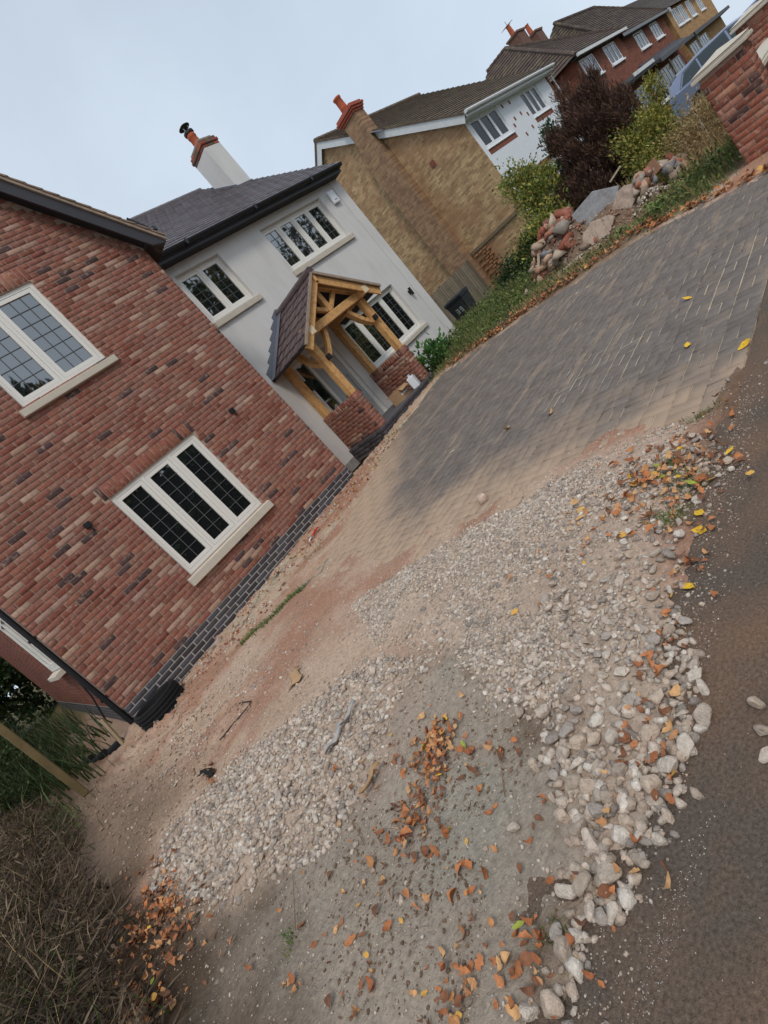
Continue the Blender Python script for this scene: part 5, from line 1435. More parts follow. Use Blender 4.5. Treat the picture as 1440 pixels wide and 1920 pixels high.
for x0, y0, sx_, sy_, n1_, n2_, lab, grp, dz in ZONES:
    n2_ += n1_ - int(n1_ * 0.68); n1_ = int(n1_ * 0.68)
    for k in range(n1_ + n2_):
        x, y = rng.normal(x0, sx_), rng.normal(y0, sy_)
        if 0.9 > y: continue
        sz = rng.uniform(0.02, 0.056) * (1.25 if y0 > 3 or x0 > 2.2 else 1.0)
        if k >= n1_: sz *= 0.82
        leaf(x, y, sz, lab, grp, None if rng.random() > 0.025 else YEL + int(rng.integers(4)), rng.random() * dz, k < n1_)
for x, y in ((2.05, 1.12), (1.93, 1.10), (1.60, 1.09), (2.3, 1.17), (2.62, 1.30)):
    leaf(x, y, 0.075, 'bright yellow leaf along the tarmac edge of the gravel', 'yellow leaves', YEL + int(rng.integers(3)))
for x, y, lab in ((4.05, 1.55, 'yellow leaf lying alone near the drive corner by the footpath'), (5.1, 1.75, 'yellow leaf lying alone on the middle of the paved drive'), (3.6, 1.12, 'yellow leaf lying alone on the brown edge of the footpath'), (4.05, 2.75, 'orange leaf lying alone on the dusty drive'), (4.2, 3.35, 'pinkish leaf lying alone on the paved drive')):
    leaf(x, y, 0.085, lab, None, YEL if 'yellow' in lab else 4, 0.004)
# leaves along the far edge of the drive
for k in range(420):
    y = rng.uniform(1.3, 7.4); x = float(np.interp(y, F_Y, F_X)) + abs(rng.normal(0, 0.14)) + 0.02
    leaf(x, y, rng.uniform(0.06, 0.1), '', '', None, rng.random() * 0.04, False)
for k in range(260):
    x = rng.uniform(1.4, 7.5); y = rng.uniform(6.5, 7.6)
    if drive_d(np.array(x), np.array(y)) < 0.1: leaf(x, y, rng.uniform(0.03, 0.07), '', '', None, 0.01, False)
VV = []; FF = []; CC = []; n = 0
for M, k in rest:
    V, Fq, c = lv[k]; VV.append(V @ M[:3, :3].T + M[:3, 3]); FF.append(Fq + n); n += len(V); CC += [c] * len(Fq)
tag(put('leaf_litter', big_mesh('leaf_litter', np.vstack(VV), np.vstack(FF), M_['leaf'], CC, True)), 'small brown leaf litter gathered along edges and drifts', 'leaf litter', kind='stuff')
# twigs
for x, y, L_, a, lab in ((0.66, 1.55, 0.22, 0.6, 'thin dry twig lying on the trodden ground beside the coarse stones'), (0.35, 2.2, 0.3, 1.2, 'thin dark twig below the left gravel spread'), (-0.02, 2.35, 0.3, 1.0, 'thin dark twig near the bottom leaf drift')):
    p0 = Vector((x, y, float(gh(x, y)) + 0.012)); mbt = MB(S(128, 104, 76)); d = Vector((math.cos(a), math.sin(a), 0.02)) * L_
    tag(mbt.tube([p0, p0 + d * 0.5 + Vector((0.01, 0.0, 0.008)), p0 + d], [0.0022, 0.0016, 0.0008], 5).build('twig', M_['dry']), lab, 'twig')

# ------------------------------------------------------------------ vegetation helpers
def unit(a): return a / (np.linalg.norm(a, axis=1, keepdims=True) + 1e-9)
def leaf_quads(P, D, Ls, ratio, cols, droop=0.0):
    n = len(P)
    Nn = unit(rng.normal(size=(n, 3))); Sd = unit(np.cross(D, Nn)); Up = np.cross(Sd, D)
    Lc = Ls[:, None]; Wd = Lc / ratio
    a = P; c = P + D * Lc; m = P + D * Lc * 0.45
    b = m + Sd * Wd * 0.5 + Up * Lc * 0.06; d = m - Sd * Wd * 0.5 + Up * Lc * 0.06
    V = np.stack([a, b, c, d], 1).reshape(-1, 3)
    Fq = np.arange(n * 4).reshape(n, 4)
    return V, Fq, cols
def pal_cols(n, pal, clump=None, sp=0.18):
    p = np.array(pal); c = p[rng.integers(len(p), size=n)] * rng.uniform(1 - sp, 1 + sp, (n, 1))
    if clump is not None: c = c * clump[:, None]
    return np.clip(c, 0, 1)
def cloud(ells, n, size, pal, ratio=1.8, clumps=60, cr=0.14, up=0.3, shell=0.45, sp=0.2):
    """ells: list of (cx,cy,cz,rx,ry,rz,weight)"""
    w = np.array([e[6] for e in ells], float); w /= w.sum()
    V = []; Fs = []; C = []; tips = []
    P = []; D = []; CB = []
    for e, ww in zip(ells, w):
        k = max(3, int(clumps * ww)); d = unit(rng.normal(size=(k, 3))); r = rng.uniform(shell, 1.0, k) ** 0.7
        cc = np.array(e[:3]) + d * r[:, None] * np.array(e[3:6]); tips += cc.tolist()
        m = int(n * ww); idx = rng.integers(k, size=m); cb = rng.uniform(0.75, 1.25, k)
        p = cc[idx] + rng.normal(size=(m, 3)) * cr * rng.uniform(0.4, 1.3, (k, 1))[idx]
        out = unit(p - np.array(e[:3]))
        dd = unit(out * 0.8 + rng.normal(size=(m, 3)) * 0.8 + np.array([0, 0, up]))
        P.append(p); D.append(dd); CB.append(cb[idx])
    P = np.vstack(P); D = np.vstack(D); CB = np.concatenate(CB)
    ok = P[:, 2] > 0.02
    P, D, CB = P[ok], D[ok], CB[ok]
    Ls = size * rng.uniform(0.6, 1.35, len(P))
    return leaf_quads(P, D, Ls, ratio, pal_cols(len(P), pal, CB, sp)), tips
def shrub(name, label, cat, base, ells, n, size, pal, ratio=1.8, clumps=60, cr=0.14, up=0.3, stems=9, sr=0.012, shell=0.45, group=None, mt='foliage', stem_m='bark'):
    t = thing(name, label, cat, base, group=group)
    (V, Fq, C), tips = cloud(ells, n, size, pal, ratio, clumps, cr, up, shell)
    put('foliage', big_mesh('foliage', V - np.array(base), Fq, M_[mt], C), t)
    mb = MB(); b = Vector(base)
    for k in range(stems):
        tp = Vector(tips[int(rng.integers(len(tips)))]); mid = b.lerp(tp, 0.5) + Vector((rng.normal(0, 0.05), rng.normal(0, 0.05), 0.05))
        st = b + Vector((rng.normal(0, 0.06), rng.normal(0, 0.06), -0.02))
        mb.tube([st, mid, tp], [sr, sr * 0.7, sr * 0.3], 5)
    mb.build('stems', M_[stem_m], t)
    return t
def blades(P, H_, Wd, pal, lean=0.35, seg=2, mt='foliage', bright=None):
    """grass blades as bent strips"""
    n = len(P); a = rng.uniform(0, 2 * np.pi, n); ln = np.abs(rng.normal(0, lean, n))
    dirn = np.stack([np.cos(a), np.sin(a), np.zeros(n)], 1); side = np.stack([-np.sin(a), np.cos(a), np.zeros(n)], 1)
    H_ = np.broadcast_to(H_, (n,)) * rng.uniform(0.55, 1.25, n)
    rows = []
    for i in range(seg + 1):
        t = i / seg; c = P + dirn * (ln * H_ * t * t)[:, None] + np.array([0, 0, 1.0]) * (H_ * t * (1 - 0.25 * ln * t))[:, None]
        w = Wd * (1 - 0.85 * t)
        rows.append(c - side * w); rows.append(c + side * w)
    V = np.stack(rows, 1); k = 2 * (seg + 1)
    Fq = np.concatenate([np.array([[2 * i, 2 * i + 1, 2 * i + 3, 2 * i + 2]]) for i in range(seg)])
    FF = (Fq[None] + (np.arange(n) * k)[:, None, None]).reshape(-1, 4)
    C = np.repeat(pal_cols(n, pal, None, 0.25), seg, 0)
    return V.reshape(-1, 3), FF, C
def merge(parts):
    VV = []; FF = []; CC = []; n = 0
    for V, Fq, C in parts: VV.append(V); FF.append(Fq + n); CC.append(C); n += len(V)
    return np.vstack(VV), np.vstack(FF), np.vstack(CC)
def patch(n, cx, cy, sx_, sy_, zf=gh):
    x = rng.normal(cx, sx_, n); y = rng.normal(cy, sy_, n); return np.stack([x, y, zf(x, y) - 0.01], 1)

G1 = [S(94, 114, 58), S(114, 132, 70), S(80, 98, 52), S(132, 142, 84)]
G2 = [S(60, 78, 44), S(74, 92, 52), S(52, 66, 40)]
YG = [S(146, 144, 70), S(124, 132, 62), S(166, 158, 80), S(104, 116, 56), S(178, 162, 88)]
BR = [S(98, 74, 66), S(84, 64, 58), S(114, 86, 72), S(74, 58, 52), S(128, 98, 78)]
DRY = [S(178, 152, 110), S(156, 130, 92), S(192, 168, 126), S(138, 112, 80)]

# laurel by the porch
shrub('laurel_bush', 'glossy green laurel bush against the right side of the porch', 'bush', (9.55, 7.95, 0.25),
      [(9.45, 7.95, 0.55, 0.35, 0.3, 0.35, 1), (9.95, 8.0, 0.45, 0.35, 0.3, 0.3, 0.8), (9.3, 8.25, 0.6, 0.2, 0.2, 0.35, 0.5)], 900, 0.14, [S(70, 108, 52), S(88, 128, 62), S(56, 92, 46)], 2.3, 40, 0.07, 0.7, 14)
# shrubs behind the rubble heap
shrub('ivy_bush', 'dark ivy bush between the rubble heap and the side passage', 'bush', (12.4, 6.6, 0.2),
      [(12.3, 6.7, 0.55, 0.5, 0.45, 0.45, 1), (12.6, 7.3, 0.4, 0.5, 0.5, 0.3, 0.6), (12.2, 6.2, 0.7, 0.35, 0.3, 0.35, 0.5)], 4200, 0.065, G2, 1.4, 70, 0.11, 0.2)
shrub('yellow_shrub', 'yellow green leafy shrub in front of the white painted house front', 'shrub', (13.1, 5.7, 0.2),
      [(13.1, 5.75, 1.35, 0.55, 0.5, 0.75, 1.2), (12.5, 5.7, 0.75, 0.6, 0.55, 0.6, 1), (13.3, 6.0, 1.95, 0.4, 0.35, 0.45, 0.5), (12.3, 6.2, 0.6, 0.45, 0.45, 0.45, 0.6)], 14000, 0.075, YG + G1[:2], 1.8, 110, 0.12, 0.35, 14)
shrub('conifer', 'dark green upright conifer left of the dead brown one', 'conifer', (13.7, 5.15, 0.2),
      [(13.7, 5.15, 1.0, 0.35, 0.3, 0.8, 1), (13.7, 5.1, 1.75, 0.26, 0.22, 0.65, 0.7), (13.7, 5.05, 2.25, 0.12, 0.1, 0.25, 0.15)], 6000, 0.075, [S(44, 70, 46), S(54, 82, 52), S(38, 58, 40)], 2.6, 90, 0.09, 1.2, 5)
shrub('dead_conifer', 'tall dead conifer gone purple brown behind the concrete slabs', 'conifer', (13.5, 4.5, 0.2),
      [(13.5, 4.65, 1.2, 0.55, 0.55, 0.95, 1), (13.5, 4.5, 1.75, 0.5, 0.5, 0.65, 0.9), (13.5, 4.2, 2.1, 0.36, 0.38, 0.42, 0.5), (13.2, 4.9, 0.85, 0.6, 0.6, 0.65, 0.8), (13.5, 4.1, 1.3, 0.5, 0.5, 0.9, 0.8), (13.5, 4.45, 2.45, 0.12, 0.12, 0.4, 0.14), (13.5, 3.9, 2.3, 0.12, 0.12, 0.4, 0.12), (13.4, 5.0, 2.0, 0.1, 0.1, 0.35, 0.1), (13.3, 3.75, 1.7, 0.25, 0.3, 0.5, 0.3), (13.1, 5.25, 0.9, 0.4, 0.4, 0.5, 0.4)], 52000, 0.10, BR, 8.0, 520, 0.075, 2.0, 14, 0.02)
shrub('privet_shrub', 'bright yellow green privet shrub right of the dead conifer', 'shrub', (13.0, 3.35, 0.1),
      [(13.0, 3.55, 0.85, 0.55, 0.55, 0.55, 1), (13.1, 3.4, 0.95, 0.5, 0.42, 0.42, 0.8), (13.1, 3.05, 1.5, 0.1, 0.08, 0.25, 0.12), (12.5, 3.3, 0.5, 0.6, 0.5, 0.45, 0.8)], 12000, 0.06, YG, 1.9, 110, 0.10, 0.6, 14)
shrub('bramble', 'dry brown bramble at the foot of the brick pier', 'bramble', (11.4, 2.5, 0.1),
      [(11.6, 2.4, 0.45, 0.7, 0.4, 0.45, 1), (12.2, 2.3, 0.5, 0.6, 0.3, 0.35, 0.7), (11.9, 2.8, 0.45, 0.5, 0.3, 0.3, 0.5)], 9000, 0.06, DRY + [S(126, 112, 66)], 3.2, 110, 0.13, 0.6, 24, 0.006, stem_m='dry')
# tall dry grass on the bank
parts = []
for cx, cy, sx_, sy_, n, h in ((11.2, 2.3, 0.6, 0.25, 1100, 0.40), (10.2, 2.9, 0.4, 0.25, 500, 0.16), (11.8, 4.1, 0.5, 0.3, 500, 0.5), (9.75, 4.4, 0.25, 0.6, 900, 0.11), (9.7, 5.2, 0.25, 0.5, 700, 0.10), (11.1, 4.1, 0.15, 0.25, 160, 0.25)):
    parts.append(blades(patch(n, cx, cy, sx_, sy_), h, 0.0045, DRY, 0.45))
V, Fq, C = merge(parts)
tag(put('dry_grass', big_mesh('dry_grass', V, Fq, M_['dry'], C)), 'straw coloured dry grass on the bank by the drive', 'grass', kind='stuff')
# green grass and weeds
parts = []
for cx, cy, sx_, sy_, n, h in ((9.9, 2.25, 0.5, 0.25, 2000, 0.16), (9.75, 2.75, 0.3, 0.25, 700, 0.10), (10.4, 2.0, 0.5, 0.3, 900, 0.2), (10.3, 7.4, 0.6, 0.5, 2400, 0.2), (9.9, 6.9, 0.35, 0.5, 1500, 0.14), (11.0, 7.5, 0.6, 0.5, 2000, 0.2), (12.0, 8.0, 0.5, 0.5, 1800, 0.25),
                               (11.4, 6.5, 0.5, 0.5, 1600, 0.3), (9.7, 6.0, 0.2, 0.6, 500, 0.08), (9.7, 3.8, 0.2, 0.5, 250, 0.09), (10.1, 5.4, 0.3, 0.3, 500, 0.15), (14.5, 7.5, 1.0, 1.2, 1500, 0.5), (9.35, 7.7, 0.3, 0.15, 300, 0.12)):
    parts.append(blades(patch(n, cx, cy, sx_, sy_), h, 0.005, G1 + [S(150, 142, 92), S(168, 150, 108)], 0.6))
# strip of grass and small weeds on the building ground
for x, y in zip(np.linspace(1.79, 2.53, 12), np.linspace(6.24, 5.77, 12)):
    parts.append(blades(patch(60, x, y, 0.05, 0.05), 0.06, 0.005, G1, 0.9))
for cx, cy, s, n, h in ((4.0, 5.9, 0.12, 140, 0.06), (2.30, 1.22, 0.045, 120, 0.06), (2.05, 1.24, 0.04, 110, 0.06), (2.95, 1.25, 0.04, 60, 0.05), (0.33, 1.21, 0.02, 40, 0.04), (-0.05, 2.35, 0.03, 30, 0.05), (3.3, 6.35, 0.12, 60, 0.05), (5.6, 6.95, 0.2, 120, 0.06), (6.6, 7.3, 0.25, 160, 0.07), (2.45, 1.33, 0.03, 60, 0.05)):
    parts.append(blades(patch(n, cx, cy, s, s), h, 0.0035, G1, 0.8))
V, Fq, C = merge(parts)
tag(put('grass', big_mesh('grass', V, Fq, M_['foliage'], C)), 'green grass and weeds on the banks', 'grass', kind='stuff')
# broad leaved weeds (each its own plant)
def dock(x, y, n, L_, lab, group):
    b = Vector((x, y, float(gh(x, y)))); t = thing('weed', lab, 'plant', b, group=group)
    mb = MB()
    for k in range(n):
        a = rng.uniform(0, 6.28); el = rng.uniform(0.35, 1.1); L1 = L_ * rng.uniform(0.6, 1.2); w = L1 * 0.28
        col = tuple(np.array(G1[int(rng.integers(4))]) * rng.uniform(0.8, 1.2))
        d = Vector((math.cos(a), math.sin(a), 0)); s = Vector((-math.sin(a), math.cos(a), 0)); vs = []
        for i in range(5):
            q = i / 4; c = b + d * (L1 * q * math.cos(el)) + Vector((0, 0, L1 * (q * math.sin(el) - 0.45 * q * q * q))); ww = w * (0.12 + math.sin(math.pi * (0.1 + 0.9 * q)))
            vs += [c - s * ww * 0.5 + Vector((0, 0, 0.1 * ww)), c, c + s * ww * 0.5 + Vector((0, 0, 0.1 * ww))]
        fs = [(i * 3 + j, i * 3 + j + 1, i * 3 + j + 4, i * 3 + j + 3) for i in range(4) for j in range(2)]
        mb.add(vs, fs, col)
    mb.build('leaves', M_['foliage'], t, smooth=True)
for x, y, n, L_, lab in ((9.75, 3.05, 16, 0.36, 'broad leaved dock weed at the drive edge below the grass bank'), (10.2, 5.95, 14, 0.3, 'broad leaved weed behind the pale boulder'), (10.0, 3.7, 12, 0.24, 'broad leaved weed in front of the pink slabs'), (9.9, 2.6, 12, 0.28, 'broad leaved weed in the grass bank near the brick pier')):
    dock(x, y, n, L_, lab, None)
# leafy ground cover on the bank
def cover(spots, n, size, pal):
    parts = []
    for cx, cy, s1, s2, h, m in spots:
        p = patch(m, cx, cy, s1, s2); p[:, 2] += rng.random(m) ** 1.5 * h * (0.4 + fbm(p[:, 0] * 2, p[:, 1] * 2, 5)) + 0.02
        parts.append(leaf_quads(p, unit(rng.normal(size=(m, 3)) + np.array([0, 0, 0.6])), size * rng.uniform(0.6, 1.4, m), 1.6, pal_cols(m, pal, None, 0.25)))
    return merge(parts)
V, Fq, C = cover([(11.4, 7.4, 0.5, 0.5, 0.3, 2200), (12.4, 8.2, 0.4, 0.4, 0.22, 1400), (10.4, 7.5, 0.5, 0.35, 0.3, 1600), (9.8, 6.5, 0.3, 0.6, 0.12, 700), (9.8, 2.5, 0.4, 0.35, 0.2, 1500), (10.6, 6.3, 0.4, 0.4, 0.35, 1500), (9.75, 4.4, 0.2, 0.7, 0.12, 500), (11.8, 6.0, 0.4, 0.3, 0.45, 1200), (10.3, 2.1, 0.5, 0.3, 0.3, 900), (14.6, 8.2, 0.9, 0.8, 0.6, 1200)], 0, 0.045, G1 + G2 + [S(140, 146, 80)])
tag(put('ground_cover', big_mesh('ground_cover', V, Fq, M_['foliage'], C)), 'leafy weeds covering the bank beyond the drive', 'weeds', kind='stuff')

# ------------------------------------------------------------------ dry brush along the left boundary
HZ = [S(104, 88, 72), S(84, 70, 57), S(128, 110, 90), S(70, 58, 48), S(92, 82, 70)]
parts = []
m = 22000
x = -0.55 - np.abs(rng.normal(0, 0.75, m)); y = rng.uniform(1.5, 8.5, m); x += 0.12 * (fbm(y * 2, x * 0 + 3, 4) - 0.45) * 2
z = gh(x, y) + rng.random(m) ** 1.4 * (0.10 + 0.5 * np.clip(-x - 0.5, 0, 0.7)) * (0.5 + fbm(x * 2, y * 2, 6))
p = np.stack([x, y, z], 1); D = unit(rng.normal(size=(m, 3)) * np.array([1, 1, 0.55]) + np.array([0, 0, 0.15]))
parts.append(leaf_quads(p, D, rng.uniform(0.05, 0.22, m), 22, pal_cols(m, HZ, 0.7 + 0.6 * fbm(x * 3, y * 3, 8), 0.3)))
parts.append(leaf_quads(p[:6000] + rng.normal(0, 0.04, (6000, 3)), unit(rng.normal(size=(6000, 3))), rng.uniform(0.02, 0.05, 6000), 2.2, pal_cols(6000, HZ[:4] + [S(96, 78, 58)], None, 0.3)))
m = 2600
x = -0.75 - np.abs(rng.normal(0, 0.8, m)); y = rng.uniform(1.6, 8.5, m)
p = np.stack([x, y, gh(x, y)], 1)
parts.append(blades(p, 0.34, 0.0035, HZ + DRY[:1], 0.7, 3))
V, Fq, C = merge(parts)
tag(put('dry_brush', big_mesh('dry_brush', V, Fq, M_['dry'], C)), 'tangled grey brown dry brush along the left boundary', 'brush', kind='stuff')
parts = []
for cx, cy, s1, s2, n, h in ((-1.35, 3.2, 0.24, 0.4, 2600, 0.22), (-1.25, 2.6, 0.15, 0.25, 900, 0.12), (-1.05, 5.6, 0.2, 0.6, 500, 0.18), (-0.7, 7.2, 0.15, 0.5, 400, 0.22), (-0.95, 4.4, 0.15, 0.3, 300, 0.15)):
    parts.append(blades(patch(n, cx, cy, s1, s2), h, 0.005, G1[:3] + G2, 0.6, 3))
for k in range(10):
    yy = 9.5 + k * 1.1
    parts.append(blades(patch(700, -1.2 - 0.08 * k, yy, 0.75, 0.6), 0.5 + 0.05 * k, 0.012, G2, 0.6, 3))
V, Fq, C = merge(parts)
tag(put('long_grass', big_mesh('long_grass', V, Fq, M_['foliage'], C)), 'long green grass in the left side garden', 'grass', kind='stuff')
for i, (x, y, r, h) in enumerate(((-2.6, 14, 1.4, 2.6), (0.4, 23.5, 2.6, 6.0), (-4.5, 18, 2.4, 4.6))):
    shrub('garden_hedge', ['dark green garden bush at the far left behind the long grass', 'dark green bush at the back beyond the brick side wall', 'dark green bush in the far left corner of the garden'][i], 'bush', (x, y, 0.05), [(x, y, h * 0.5, r, r, h * 0.6, 1)], 16000, 0.2 if y > 16 else 0.12, G2, 1.6, 260, 0.25, 0.3, 6, shell=0.1)
for i, (x, y, r, h) in enumerate(((-1.5, 9.3, 0.7, 0.9), (-1.3, 11.5, 0.9, 1.2))):
    shrub('garden_bush', ['low dark bush behind the timber post on the left', 'dark bush farther back along the left boundary'][i], 'bush', (x, y, 0.05), [(x, y, h * 0.4, r, r, h * 0.6, 1)], 9000, 0.07, G2 + [S(84, 88, 52)], 1.8, 160, 0.14, 0.4, 8, shell=0.15)
# timber post in the brush
tag(MB().box(-0.31, 7.55, 0.05, -0.225, 7.64, 2.2).build('fence_post', M_['olivewood'], bevel=0.008), 'mossy olive timber post standing in the brush at the left', 'post')

# ------------------------------------------------------------------ rubble heap and slabs beyond the drive
def slabpoly(name, label, pts, ext, col):
    mb = MB(col); mb.prism(pts, ext); return tag(mb.build(name, M_['concrete'], bevel=0.012, seg=2), label, 'slab')
slabpoly('concrete_slab', 'grey blue broken concrete slab leaning on the rubble heap', [(11.33, 4.71, 0.85), (11.37, 4.2, 0.94), (11.27, 3.76, 0.72), (11.14, 3.99, 0.43), (11.14, 4.15, 0.42), (11.19, 4.62, 0.54), (11.2, 4.68, 0.56)], (0.07, 0.0, -0.03), S(148, 148, 150))
slabpoly('concrete_slab', 'rounded pink beige slab in front of the grey slab', [(10.71, 4.67, 0.20), (10.84, 4.54, 0.48), (10.88, 4.31, 0.56), (10.84, 4.0, 0.47), (10.79, 3.91, 0.39), (10.7, 4.12, 0.18), (10.68, 4.38, 0.14)], (0.1, 0.02, -0.045), S(186, 164, 148))
slabpoly('concrete_slab', 'pink beige slab standing to the right of the rounded one', [(11.04, 3.99, 0.48), (11.13, 3.81, 0.66), (11.13, 3.65, 0.67), (11.09, 3.47, 0.58), (10.99, 3.57, 0.38), (10.93, 3.74, 0.27), (10.99, 3.98, 0.37)], (0.1, 0.02, -0.045), S(180, 158, 142))
slabpoly('broken_board', 'broken brown board on top of the heap beside the slabs', [(11.25, 3.42, 0.62), (11.2, 3.1, 0.72), (11.1, 3.06, 0.5), (11.15, 3.38, 0.42)], (0.05, 0, -0.02), S(150, 112, 88))
heap = lambda x, y: float(gh(x, y)) + 0.72 * max(0.0, 1 - ((x - 11.35) / 0.85) ** 2 - ((y - 5.1) / 0.85) ** 2)
mb = MB(S(120, 102, 86)); n = 22; vs = []; fs = []
for i in range(n):
    for j in range(n):
        x = 10.45 + 1.8 * i / (n - 1); y = 3.3 + 2.8 * j / (n - 1)
        hz = heap(x, y) - 0.06; hz = max(hz, float(gh(x, y)) - 0.02 + 0.45 * max(0.0, 1 - ((x - 11.5) / 0.8) ** 2 - ((y - 4.1) / 0.9) ** 2))
        vs.append((x, y, hz + 0.06 * (float(fbm(x * 6, y * 6, 3)) - 0.45)))
for i in range(n - 1):
    for j in range(n - 1): fs.append((i * n + j, (i + 1) * n + j, (i + 1) * n + j + 1, i * n + j + 1))
mb.add(vs, fs); tag(mb.build('rubble_heap', M_['rubble'], smooth=True), 'earth core of the rubble heap beyond the drive', 'heap', kind='stuff')
bme = []
for k in range(8):
    c = [S(158, 106, 88), S(150, 92, 76), S(176, 136, 114), S(150, 122, 106), S(156, 146, 134), S(164, 110, 90), S(128, 90, 78), S(186, 160, 136)][k]
    V, Fq, _ = slab_variant(0.21 if k % 3 else 0.12, 0.10, 0.066, 0.006, 0.004)
    V = np.vstack([V]); Fq = list(Fq) + [(11, 10, 9, 8)]
    bme.append(big_mesh('rubble_brick', V, Fq, M_['rubble'], [c] * len(Fq)))
rme = []
for k in range(8):
    V, Fq = hull_rock(9, (1, 0.75, 0.6)); rme.append(big_mesh('rubble_stone', V, Fq, M_['rubble'], [[S(176, 160, 142), S(150, 140, 130), S(188, 170, 150), S(160, 130, 108), S(128, 128, 134), S(170, 148, 128), S(140, 122, 106), S(192, 160, 136)][k]] * len(Fq)))
n = 0
for k in range(700):
    x, y = rng.uniform(10.45, 11.6), rng.uniform(4.25, 6.0)
    hz = heap(x, y)
    if hz - float(gh(x, y)) < 0.03 or n > 84: continue
    if y < 4.75 and x > 10.95: continue
    R_ = Matrix(rot3().tolist()) if rng.random() < 0.5 else Matrix.Rotation(rng.uniform(0, 6.28), 3, 'Z') @ Matrix.Rotation(rng.normal(0, 0.4), 3, 'X')
    if rng.random() < 0.6:
        o = bpy.data.objects.new('rubble_brick', bme[int(rng.integers(8))]); s = rng.uniform(1.0, 1.55); lab, cat = 'broken brick tipped in the rubble heap beyond the drive', 'brick'
    else:
        o = bpy.data.objects.new('rubble_stone', rme[int(rng.integers(8))]); s = rng.uniform(0.08, 0.19); lab, cat = 'lump of stone tipped in the rubble heap beyond the drive', 'stone'
    COL.objects.link(o); mw = R_.to_4x4(); mw = mw @ Matrix.Diagonal((s, s, s, 1)); mw.translation = (x, y, hz + 0.02); o.matrix_world = mw
    tag(o, lab, cat, 'rubble heap pieces'); n += 1
for x, y, r, k, lab in ((10.58, 4.98, 0.22, 0, 'large brown boulder at the foot of the rubble heap'), (10.75, 5.25, 0.13, 4, 'blue grey stone in the middle of the rubble heap'), (10.35, 5.82, 0.13, 2, 'pale boulder lying on the weedy bank by itself'), (10.9, 4.82, 0.24, 1, 'grey boulder just left of the pink slab')):
    o = bpy.data.objects.new('boulder', rme[k]); COL.objects.link(o); o.scale = (r, r * 0.9, r); o.rotation_euler = (0.3, 0.2, 1.1 * k); o.location = (x, y, heap(x, y) + r * 0.45); tag(o, lab, 'boulder')
for x, y, r, k, lab in ((11.0, 5.45, 0.2, 5, 'angular beige block on the upper left of the rubble heap'), (10.6, 5.55, 0.17, 7, 'pink beige block at the left foot of the rubble heap'), (11.15, 5.0, 0.22, 2, 'pale angular block high on the rubble heap beside the grey slab'), (10.62, 4.5, 0.15, 6, 'brown block below the rounded pink slab')):
    o = bpy.data.objects.new('boulder', rme[k]); COL.objects.link(o); o.scale = (r, r * 0.85, r * 0.9); o.rotation_euler = (0.5 * k, 0.3, 0.9 * k); o.location = (x, y, heap(x, y) + r * 0.35); tag(o, lab, 'boulder')
# loose debris spilling right of the slabs
for k in range(46):
    x, y = rng.uniform(10.8, 11.5), rng.uniform(2.7, 3.5)
    hz = float(gh(x, y)) + 0.40 * max(0.0, 1 - ((x - 11.3) / 0.6) ** 2 - ((y - 3.45) / 0.95) ** 2)
    brick_ = rng.random() < 0.4
    o = bpy.data.objects.new('rubble_brick' if brick_ else 'rubble_stone', (bme if brick_ else rme)[int(rng.integers(8))]); s = rng.uniform(0.8, 1.2) if brick_ else rng.uniform(0.06, 0.15)
    COL.objects.link(o); mw = Matrix(rot3().tolist()).to_4x4() @ Matrix.Diagonal((s, s, s, 1)); mw.translation = (x, y, hz + 0.03); o.matrix_world = mw
    tag(o, 'broken brick in the debris right of the pink slabs' if brick_ else 'stone lump in the debris right of the pink slabs', 'brick' if brick_ else 'stone', 'debris by slabs')
# timber offcut and pale stick in the heap
tag(MB(S(190, 176, 150)).beam((10.62, 5.62, 0.30), (10.9, 5.42, 0.72), 0.05, 0.03).build('timber_offcut', M_['fencewood']), 'pale timber offcut sticking out of the left of the rubble heap', 'timber')
tag(MB(S(190, 176, 150)).beam((11.3, 3.85, 0.86), (11.32, 3.6, 0.95), 0.05, 0.03).build('timber_offcut', M_['fencewood']), 'pale timber offcut lying on top of the grey slab', 'timber')
# small rubble filling the gaps of the heap
hp_ = np.stack([rng.uniform(10.45, 11.7, 1500), rng.uniform(3.4, 6.0, 1500)], 1)
hzv = np.array([max(heap(a, b), float(gh(a, b)) + 0.45 * max(0.0, 1 - ((a - 11.5) / 0.8) ** 2 - ((b - 4.1) / 0.9) ** 2)) for a, b in hp_])
kk_ = hzv - gh(hp_[:, 0], hp_[:, 1]) > 0.02
hp_, hzv = hp_[kk_], hzv[kk_]
lut = {(a, b): z for (a, b), z in zip(map(tuple, hp_), hzv)}
v, f_, c_ = spill(*hull_rock(11), hp_, rng.uniform(0.015, 0.06, len(hp_)), pick_cols(len(hp_), [S(176, 156, 138), S(160, 112, 92), S(150, 138, 126), S(140, 120, 104), S(186, 164, 144), S(150, 100, 82)]), zf=lambda x, y: hzv - 0.03)
tag(put('heap_filling', big_mesh('heap_filling', v, f_, M_['rubble'], c_)), 'small broken rubble filling the heap', 'rubble', kind='stuff')
